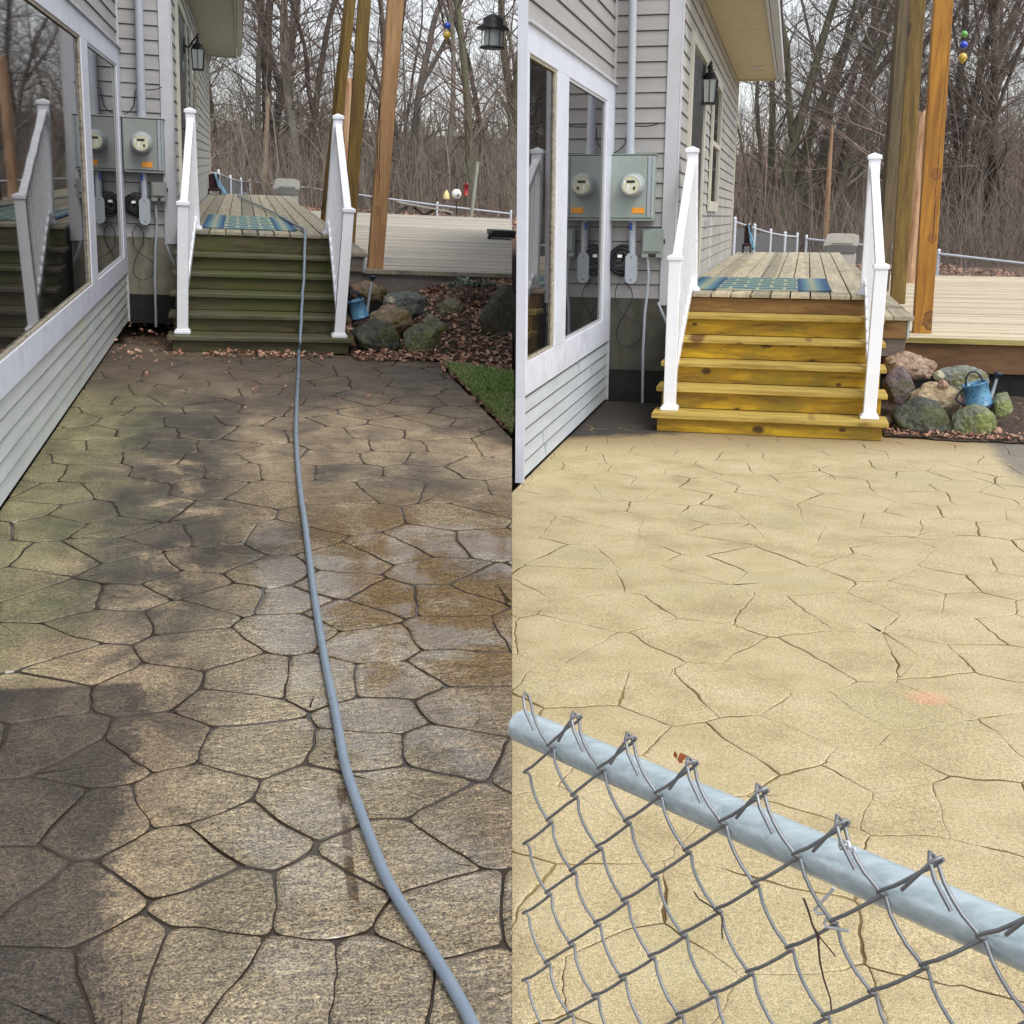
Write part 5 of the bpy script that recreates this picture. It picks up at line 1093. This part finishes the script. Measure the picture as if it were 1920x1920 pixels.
feeder(837, 365, [(.085, -.11), (.09, -.09), (.075, 0), (.04, .08), (.012, .12)], M['yel'], 'pale yellow bell shaped bird feeder', q.z-.02)
def hole(p, t): m = MB(); m.lathe((p.x+.015, p.y-.118, p.z-.01), [(.045, 0), (.04, -.006)], 16, 'y'); m.obj('entrance_hole', M['black'], t)
feeder(856, 364, [(.01, -.13), (.07, -.115), (.115, -.06), (.13, 0), (.115, .06), (.07, .115), (.01, .13)], M['white'], 'round white birdhouse globe with dark hole', q.z-.06, hole)
feeder(874, 356, [(.07, -.15), (.075, -.13), (.06, -.12), (.06, .12), (.08, .125), (.03, .17)], M['red'], 'red tube bird feeder right of the white globe', q.z-.02)
# leaning pale pole, weathered table, dark caster box
a_ = PA.Y(882, 410, 32.2); b_ = PA.Y(896, 303, 32.2); m = MB(); m.tube([a_-Vector((0,0,.2)), b_], [.055, .045], 10); m.obj('leaning_pole', wood('pale_green_pole', (.20, .22, .17), (.42, .43, .36), 'z', shift=3), P=PA, base=tuple(a_), label='pale leaning pole beyond the far fence', cat='pole')
t = thing(PA, 'weathered_table', PA.Y(800, 402, 30.8), 'collapsed weathered grey table behind the lower deck', 'table'); p = PA.Y(797, 388, 30.8)
for k in range(4):
    m = MB(); m.bar((p.x-.72, p.y-.2+k*.14, p.z+.10+.0*k), (p.x+.70, p.y-.2+k*.14, p.z-.10), .12, .035); m.obj('top_board', M['lowA'], t)
for s_ in (-1, 1): m = MB(); m.bar((p.x+s_*.45, p.y, p.z-.02), (p.x+s_*.75, p.y+.1, p.z+.02-.22), .05, .09); m.bar((p.x+s_*.3, p.y, p.z-.02), (p.x-s_*.05, p.y+.1, p.z-.25), .05, .07); m.obj('leg', M['rimA'], t)
p = PA.g(934, 449, .62); t = thing(PA, 'wheeled_base', p, 'black wheeled umbrella base at the right edge of the lower deck', 'base')
m = MB(); m.box((p.x-.11, p.y, p.z+.03), (p.x+.30, p.y+.45, p.z+.15)); m.box((p.x-.10, p.y-.01, p.z+.06), (p.x+.28, p.y+.46, p.z+.08)); m.obj('body', M['black'], t, bevel=.012)
m = MB(); m.tube([(p.x-.17, p.y+.05, p.z+.06), (p.x-.12, p.y+.05, p.z+.06)], .06, 18); wh = m.obj('wheel', M['black'], t); m = MB(); m.tube([(p.x-.175, p.y+.05, p.z+.06), (p.x-.171, p.y+.05, p.z+.06)], .03, 14); m.obj('hub', M['vinyl'], wh)
# hanging lantern and ornaments
p = PA.Y(924, 62, 12.0); t = thing(PA, 'hanging_lantern', p, 'black hanging lantern at the top right of the wet patio view', 'lantern')
m = MB(); m.lathe((p.x, p.y, p.z+.03), [(.16, 0), (.165, .012), (.10, .05), (.10, .10), (.03, .14)], 24); m.obj('cap', M['black'], t)
m = MB(); m.lathe((p.x, p.y, p.z-.145), [(.12, 0), (.125, .018), (.09, .026)], 24); m.obj('base', M['black'], t)
m = MB(); m.lathe((p.x, p.y, p.z-.125), [(.085, 0), (.088, .08), (.084, .155)], 20, cap=False); m.obj('glass', M['lglass'], t)
for k in range(6): a_ = k*math.pi/3; m = MB(); m.tube([(p.x+.105*math.cos(a_), p.y+.105*math.sin(a_), p.z-.13), (p.x+.105*math.cos(a_), p.y+.105*math.sin(a_), p.z+.03)], .0045, 6); m.obj('bar', M['black'], t)
m = MB(); m.tube([(p.x, p.y, p.z+.16), (p.x, p.y, p.z+1.2)], .004, 6); m.obj('chain', M['black'], t)
def balls(P, pix, Y, label, cols, name='glass_ornament'):
    t = None
    for (u, v, r), mt in zip(pix, cols):
        p = P.Y(u, v, Y)
        if t is None: t = thing(P, name, p, label, 'ornament', 'hanging glass ornaments'); p0 = p
        m = MB(); n = 9
        if r > .035: m.lathe(p, [(.003, -r*1.35), (r*.25, -r*1.05), (r*.75, -r*.6), (r, 0), (r*.75, r*.66), (r*.3, r*.98)], 20)
        else: m.lathe(p, [(r*math.sin(math.pi*k/n)+.001, -r*math.cos(math.pi*k/n)) for k in range(n+1)], 18)
        m.obj('glass_ball', mt, t)
    m = MB(); m.tube([p0, (p0.x, p0.y, p0.z+1.3)], .0025, 5); m.obj('cord', M['black'], t)
def gl(name, c): t = NT(name, .08, c); t.b.inputs['Coat Weight'].default_value = .6; t.color(t.ramp(t.vor(40), [(.0, tuple(q*.35 for q in c)), (.4, c)])); return t.m
gY, gBl, gG = gl('gold_glass', (.55, .38, .05)), gl('blue_glass', (.01, .06, .55)), gl('green_glass', (.12, .42, .05))
balls(PA, [(839, 48, .03), (838, 66, .040)], 12, 'yellow glass ball ornament at the top of the wet patio view', [gBl, gY])
balls(PB, [(1808, 64, .030), (1807, 84, .0345), (1805, 108, .042)], 12, 'string of green blue and gold glass balls', [gG, gBl, gY])

# ---------------- near chain link fence on the pale side ----------------
a_ = PB.g(984, 1364, 1.06); b_ = PB.g(1867, 1747, 1.13); d = (b_-a_); a0 = a_-d*.055; b0 = b_+d*1.2
# start at the seam
for _ in range(200):
    if PB.W(a0).x < .012: a0 += d*.002
t = thing(PB, 'chain_link_fence', (a0.x, a0.y, 0), 'galvanised chain link fence with thick top rail in the right foreground', 'fence')
m = MB(); m.tube([a0, b0], .021, 40); rl_ = m.obj('top_rail', None, t) if False else m
tr = NT('weathered_galvanised', .3, (.5, .56, .6)); tr.b.inputs['Metallic'].default_value = .35
ang = math.atan2(d.y, d.x); vv = tr.mp((2.0, 90, 90), rot=(0, 0, -ang)); n_ = tr.noise(1.0, 5, .6, vv); n3_ = tr.noise(22, 6, .7)
tr.color(tr.mix(tr.ramp(n_, [(.3, (.42, .52, .55)), (.7, (.66, .76, .79))]), (.24, .30, .30), tr.rng(n3_, .60, .70, 0, .35))); tr.rough(tr.rng(n3_, .3, .7, .24, .45)); tr.bump(n_, .12, .002); M['rail'] = tr.m
m.obj('top_rail', M['rail'], t)
wd = .0485; dirn = d.normalized(); perp = Vector((dirn.y, -dirn.x, 0)).normalized()
if perp.y > 0: perp = -perp        # towards the camera
m = MB(); L = (b0-a0).length; off = .0255; hs_ = .0500; top = .056
rw = random.Random(2)
def wpt(s, zr, push):
    p = a0+dirn*s; return Vector((p.x, p.y, a0.z+(b0.z-a0.z)*s/L+zr))+perp*(off+push)
for k in range(int(L/wd)-1):
    s0 = wd*(k+.5); pts = []; rows = 30; jx = rw.uniform(-.0015, .0015)
    for j in range(rows+1):
        right = (j+k) % 2 == 0; sg = 1 if right else -1; s = s0+sg*(wd*.5+.0022); z = top-hs_*j; o_ = .0035
        if j == 0:
            # knuckle: the cut end is folded down over the neighbouring wire
            pts += [(s-sg*.026, z-.034, .007), (s-sg*.010, z-.012, .009), (s-sg*.001, z+.002, .006), (s+sg*.0035, z+.006, .0), (s+sg*.002, z+.001, -.005), (s-sg*.004, z-.006, -.004)]
        else:
            pts += [(s-sg*.0050, z+.0056, o_), (s-sg*.0008, z+.0016, o_), (s+sg*.0008, z, 0), (s-sg*.0008, z-.0016, -o_), (s-sg*.0050, z-.0056, -o_)]
        if j < rows:
            s2 = s0-sg*(wd*.5+.0022)
            for f in (.3, .5, .7): pts.append((s+(s2-s)*f+sg*.0022*math.sin(math.pi*f)+jx, z-hs_*f, (-o_+2*o_*f)+.0035*math.sin(math.pi*f)))
    P3 = [wpt(*q) for q in pts]
    if all(PB.W(q).x > .006 for q in P3): m.tube(P3, .00185, 8)
m.obj('wire_mesh', M['galvdk'], t)
M['wirebr'] = paint('bright_wire', (.62, .64, .66), .35, .1, metal=.3)
m = MB()
for s in (.9, 2.1, 3.4):
    p = a0+d*s
    if s > .9: m.tube([(p.x, p.y, -.1), (p.x, p.y, p.z+.02)], .03, 18)
p = b0; m.obj('post', M['rail'], t)
def ppt(u, v, pull=.0):   # point on the mesh plane in front of the rail
    r = PB.ray(u, v); n_ = perp; o_ = a0+perp*(off+pull); tt = (o_-Vector((0,0,CH))).dot(n_)/r.dot(n_); return Vector((0,0,CH))+r*tt
c2 = lambda L_: [(1410+x*.2448, 1420+y*.2448) for x, y in L_]
tt_ = thing(PB, 'tie_wire', ppt(1580, 1580), 'bright twisted tie wire on the foreground fence', 'wire'); m = MB()
m.tube([ppt(u, v, .004) for u, v in c2([(760,720),(740,650),(700,640),(670,670),(680,700),(720,690),(790,700)])], .0017, 7); m.obj('wire_loop', M['wirebr'], tt_); m = MB()
m.tube([ppt(u, v, .003) for u, v in c2([(630,1000),(560,1080),(505,1140),(480,1170),(500,1200),(570,1195),(575,1225),(555,1270),(570,1300),(640,1310),(745,1330)])], .0016, 7); m.obj('wire', M['wirebr'], tt_)
vt = thing(PB, 'dry_vine', ppt(1520, 1760), 'thin dry brown vine hanging on the foreground fence', 'vine'); m = MB()
m.tube([ppt(u, v, .004) for u, v in c2([(395,1080),(430,1170),(465,1290),(505,1360),(510,1450),(520,1560),(545,1680),(570,1760),(600,1850),(610,1950)])], [.0012,.0011,.001,.0018,.001,.001,.0009,.0009,.0008,.0008], 6)
m.tube([ppt(u, v, .004) for u, v in c2([(505,1360),(570,1440),(640,1525)])], .0007, 5)
M['vine'] = paint('vine_brown', (.06, .035, .025), .8); m.obj('stem', M['vine'], vt); m = MB()
m.tube([ppt(970+x*.2396, 1300+y*.2396, .004) for x, y in [(1380,1550),(1420,1610),(1490,1650),(1560,1700),(1605,1760),(1600,1850),(1605,1920)]], .0008, 5); m.obj('side_stem', M['vine'], vt)
m = MB(); c0 = ppt(1270, 1424, -.02)
for k, (ax_, az_) in enumerate(((.010, .006), (.006, -.005), (-.004, .007))):
    dr = Vector((ax_, .003*k, az_)); sd = Vector((-az_, .004, ax_))*.45; m.add([c0, c0+dr*.5+sd, c0+dr, c0+dr*.6-sd*.6], [(0,1,2,3)])
m.obj('dead_leaf', paint('rust_leaf', (.30, .075, .015), .6), P=PB, base=tuple(c0), label='curled rusty leaf caught behind the foreground fence tip', cat='leaf')
# ---------------- woods ----------------
def bark(name, lo, hi, green=None):
    t = NT(name, .9); n = t.noise(7, 6, .65, t.mp((6, 6, 1))); c = t.ramp(n, [(.3, lo), (.7, hi)])
    if green: c = t.mix(c, green, t.rng(t.noise(2.5, 4), .5, .65, 0, .6))
    t.color(c); t.bump(n, .5, .03); return t.m
BK = [bark('bark_grey', (.075, .065, .055), (.24, .215, .185)), bark('bark_brown', (.045, .034, .026), (.13, .10, .078)), bark('bark_green', (.06, .058, .035), (.19, .18, .12), (.10, .11, .05)), bark('bark_pale', (.15, .135, .11), (.36, .33, .28))]
TW = [paint('twig_brown', (.19, .155, .125), .9, .3, bump=0), paint('twig_reddish', (.24, .175, .15), .9, .3, bump=0), paint('twig_grey', (.22, .20, .17), .9, .3, bump=0)]
def tree_proto(seed, H, r0, fork=0.0, lean=0.0, dens=1.0, low=.12):
    rnd = random.Random(seed); tk = MB(); cr = MB()
    def limb(mb, p, d, L, r, lvl, n):
        k = max(3, int(L/.5)) if lvl < 2 else 3; pts = [p]; rr = [r]; q = p.copy(); dd = d.copy(); st = L/k; kids = []
        for i in range(k):
            dd = (dd+Vector((rnd.gauss(0, 1), rnd.gauss(0, 1), rnd.gauss(.12 if lvl else .0, .8)))*(.045 if lvl == 0 else .17)).normalized()
            q = q+dd*st; pts.append(q.copy()); f = (i+1)/k; rr.append(max(.0035, r*(1-f*(.78 if lvl == 0 else .85)))); kids.append((q.copy(), dd.copy(), rr[-1], f))
        mb.tube(pts, rr, n, cap=False); return kids
    dirs = [Vector((lean, 0, 1)).normalized()]
    k0 = limb(tk, Vector((0,0,-.3)), dirs[0], H, r0, 0, 9)
    if fork: 
        base = k0[int(len(k0)*fork)]; dd = (base[1]+Vector((rnd.choice((-1,1))*.45, rnd.uniform(-.2,.2), 0))).normalized(); k1 = limb(tk, base[0], dd, H*.62, base[2]*.75, 0, 8); k0 = k0+[(p, d, r, .4+.6*f) for p, d, r, f in k1]
    for p, d, r, f in k0:
        if f < low: continue
        for _ in range(rnd.choice((1, 2, 2, 3)) if rnd.random() < dens else 0):
            a = rnd.uniform(0, 6.28); up = rnd.uniform(.25, 1.1); bd = Vector((math.cos(a), math.sin(a), up)).normalized(); L = H*rnd.uniform(.10, .26)*(1.15-f*.7)
            for q, e, s, g in limb(cr, p, bd, L, min(.035, max(.007, r*.30)), 1, 5):
                for _ in range(2 if g > .2 else 0):
                    a2 = rnd.uniform(0, 6.28); d2 = (e*.9+Vector((math.cos(a2), math.sin(a2), rnd.uniform(-.1, .8)))*.8).normalized()
                    for q2, e2, s2, g2 in limb(cr, q, d2, L*rnd.uniform(.25, .5), max(.004, s*.45), 2, 3):
                        if rnd.random() < .75:
                            a3 = rnd.uniform(0, 6.28); d3 = (e2+Vector((math.cos(a3), math.sin(a3), rnd.uniform(-.3, .6)))*.8).normalized(); L3 = L*rnd.uniform(.12, .26)
                            cr.tube([q2, q2+d3*L3*.5, q2+(d3+Vector((0,0,.2)))*L3], [.0045, .004, .0025], 3, cap=False)
    def mk(mb, nm):
        me = bpy.data.meshes.new(nm); me.from_pydata([tuple(v) for v in mb.v], [], mb.f); me.polygons.foreach_set('use_smooth', [True]*len(mb.f)); me.materials.append(None); return me
    return mk(tk, 'trunk'), mk(cr, 'crown')
protos = [tree_proto(1, 15, .15, 0, .04), tree_proto(2, 14, .17, .3, -.03), tree_proto(3, 12, .10, 0, .08, 1, .10), tree_proto(4, 16, .20, .22, .02), tree_proto(5, 9, .06, 0, -.06, 1, .08), tree_proto(6, 13, .12, .45, .10), tree_proto(7, 8, .05, .3, .10, 1, .05)]
cache = {}
def mesh_of(i, part, mat):
    k = (i, part, mat.name)
    if k not in cache: me = protos[i][part].copy(); me.materials.clear(); me.materials.append(mat); cache[k] = me
    return cache[k]
def tree(x, y, i, s, rz, bk, tw, label, group):
    o = bpy.data.objects.new('bare_tree', None); COL.objects.link(o); o.location = (x, y, terrain(x, y)-.05); o.rotation_euler = (0, 0, rz); o.scale = (s, s, s)
    o['label'] = label; o['category'] = 'tree'; o['group'] = group
    for part, nm, mt in ((0, 'trunk', BK[bk]), (1, 'crown', TW[tw])):
        c = bpy.data.objects.new(nm, mesh_of(i, part, mt)); COL.objects.link(c); c.parent = o
rt = random.Random(11)
def wx(P, u, y): r = wray(u, 400); return r.x/r.y*y
# trees one can single out
spec = [('A', 565, 44, 3, .95, 2.1, 3, 0, 'thick pale grey tree left of the dark olive posts'), ('A', 487, 47, 0, .9, 0.3, 3, 2, 'slim pale tree above the grill on the left side'), ('A', 786, 45, 1, 1.0, 4.2, 0, 1, 'grey forked tree right of the tan post'), ('A', 836, 43, 5, 1.0, 1.2, 3, 1, 'leaning pale tree near the yellow glass ornament'),
 ('A', 425, 46, 5, 1.0, 3.3, 1, 2, 'brown leaning tree beside the end of the left house'), ('B', 1462, 39, 3, .95, 0.5, 2, 0, 'thick greenish tree just right of the right house eave'), ('B', 1500, 41, 1, 1.0, 3.0, 2, 2, 'tall forked greenish tree behind the washed walkway'), ('B', 1535, 43, 0, .9, 5.0, 2, 1, 'slim greenish tree left of the orange broken trunk'),
 ('B', 1812, 40, 3, .9, 1.9, 1, 1, 'dark leaning tree right of the bright orange post'), ('B', 1855, 42, 5, 1.0, 4.0, 1, 1, 'dark tree at the far right of the pale side')]
for s_, u, y, i, sc, rz, bk, tw, lab in spec: tree(wx(None, u, y), y, i, sc, rz, bk, tw, lab, 'trees standing out at the front of the woods')
nA_, nB_ = 0, 0
while nA_ < 33:
    y = rt.uniform(42, 66) if nA_ > 20 else rt.uniform(38.5, 52); x = y*rt.uniform(-.30, .03)
    tree(x, y, rt.choice([0,1,2,3,4,5,6,2,4,6]), rt.uniform(.75, 1.2), rt.uniform(0, 6.28), rt.choice([0,1,1,2,0,3]), rt.choice([0,1,2,0]), 'bare tree among the brown woods behind the left fence', 'bare trees of the left woods'); nA_ += 1
while nB_ < 40:
    y = rt.uniform(40, 64) if nB_ > 20 else rt.uniform(34.5, 50); x = y*rt.uniform(.30, .58) if nB_ > 30 else y*rt.uniform(.155, .46)
    tree(x, y, rt.choice([0,1,2,3,4,5,6,2,4,6]), rt.uniform(.75, 1.2), rt.uniform(0, 6.28), rt.choice([0,1,1,2,2]), rt.choice([0,1,2,1]), 'bare tree among the brown woods behind the right fence', 'bare trees of the right woods'); nB_ += 1
# brush: thin stems and arching canes
def brush(xr_, yr, n, hr, r0, mat, label, seed, name='brush'):
    rnd = random.Random(seed); V = []; Fc = []
    for _ in range(n):
        y = rnd.uniform(*yr); x = y*rnd.uniform(*xr_); z = terrain(x, y)-.05; h = rnd.uniform(*hr)*(1 if rnd.random() < .75 else .5); a = rnd.uniform(0, 6.28); ln = h*abs(rnd.gauss(0, .30)); r = r0*rnd.uniform(.5, 1.4)
        cx, sy = math.cos(a), math.sin(a); pts = []
        wob = rnd.uniform(-.08, .08)*h
        for f in (0, .33, .66, 1.0):
            pts.append((x+cx*ln*f**1.7+wob*math.sin(f*4), y+sy*ln*f**1.7, z+h*(f-.18*f*f*min(1, ln/h*2)), r*(1-.8*f)))
        segs = [pts]
        for _k in range(3):
            j = rnd.choice((1, 2)); p = pts[j]; a2 = rnd.uniform(0, 6.28); l2 = h*rnd.uniform(.15, .4); u = rnd.uniform(.2, 1)
            segs.append([(p[0], p[1], p[2], p[3]*.6), (p[0]+math.cos(a2)*l2*.5, p[1]+math.sin(a2)*l2*.5, p[2]+u*l2*.5, p[3]*.45), (p[0]+math.cos(a2)*l2*.9, p[1]+math.sin(a2)*l2*.9, p[2]+u*l2*1.1, .003)])
        for sg in segs:
            b = len(V)
            for (px, py, pz, pr) in sg: V += [(px+pr, py, pz), (px-pr*.5, py+pr*.87, pz), (px-pr*.5, py-pr*.87, pz)]
            for i in range(len(sg)-1):
                for k in range(3): Fc.append((b+i*3+k, b+i*3+(k+1) % 3, b+i*3+3+(k+1) % 3, b+i*3+3+k))
    me = bpy.data.meshes.new(name); me.from_pydata(V, [], Fc); me.materials.append(mat); o = bpy.data.objects.new(name, me); COL.objects.link(o); o['label'] = label; o['category'] = 'brush'; o['kind'] = 'stuff'
brush((-.30, .03), (36.8, 60), 5600, (.6, 2.7), .017, TW[0], 'tangled brown brush filling the left woods', 1)
brush((-.30, .03), (38, 60), 420, (2.5, 6), .022, TW[2], 'grey saplings rising through the left woods', 2, 'saplings')
brush((-.32, .03), (60, 95), 900, (1.5, 4.5), .05, TW[0], 'far mass of bare stems behind the left woods', 3, 'far_woods')
brush((.10, .62), (32.5, 56), 7400, (.6, 2.7), .017, TW[0], 'tangled brown brush filling the right woods', 4)
brush((.12, .62), (34, 56), 600, (2.5, 6), .022, TW[1], 'reddish saplings rising through the right woods', 5, 'saplings')
brush((.05, .62), (58, 95), 1500, (1.5, 4.5), .05, TW[0], 'far mass of bare stems behind the right woods', 6, 'far_woods')
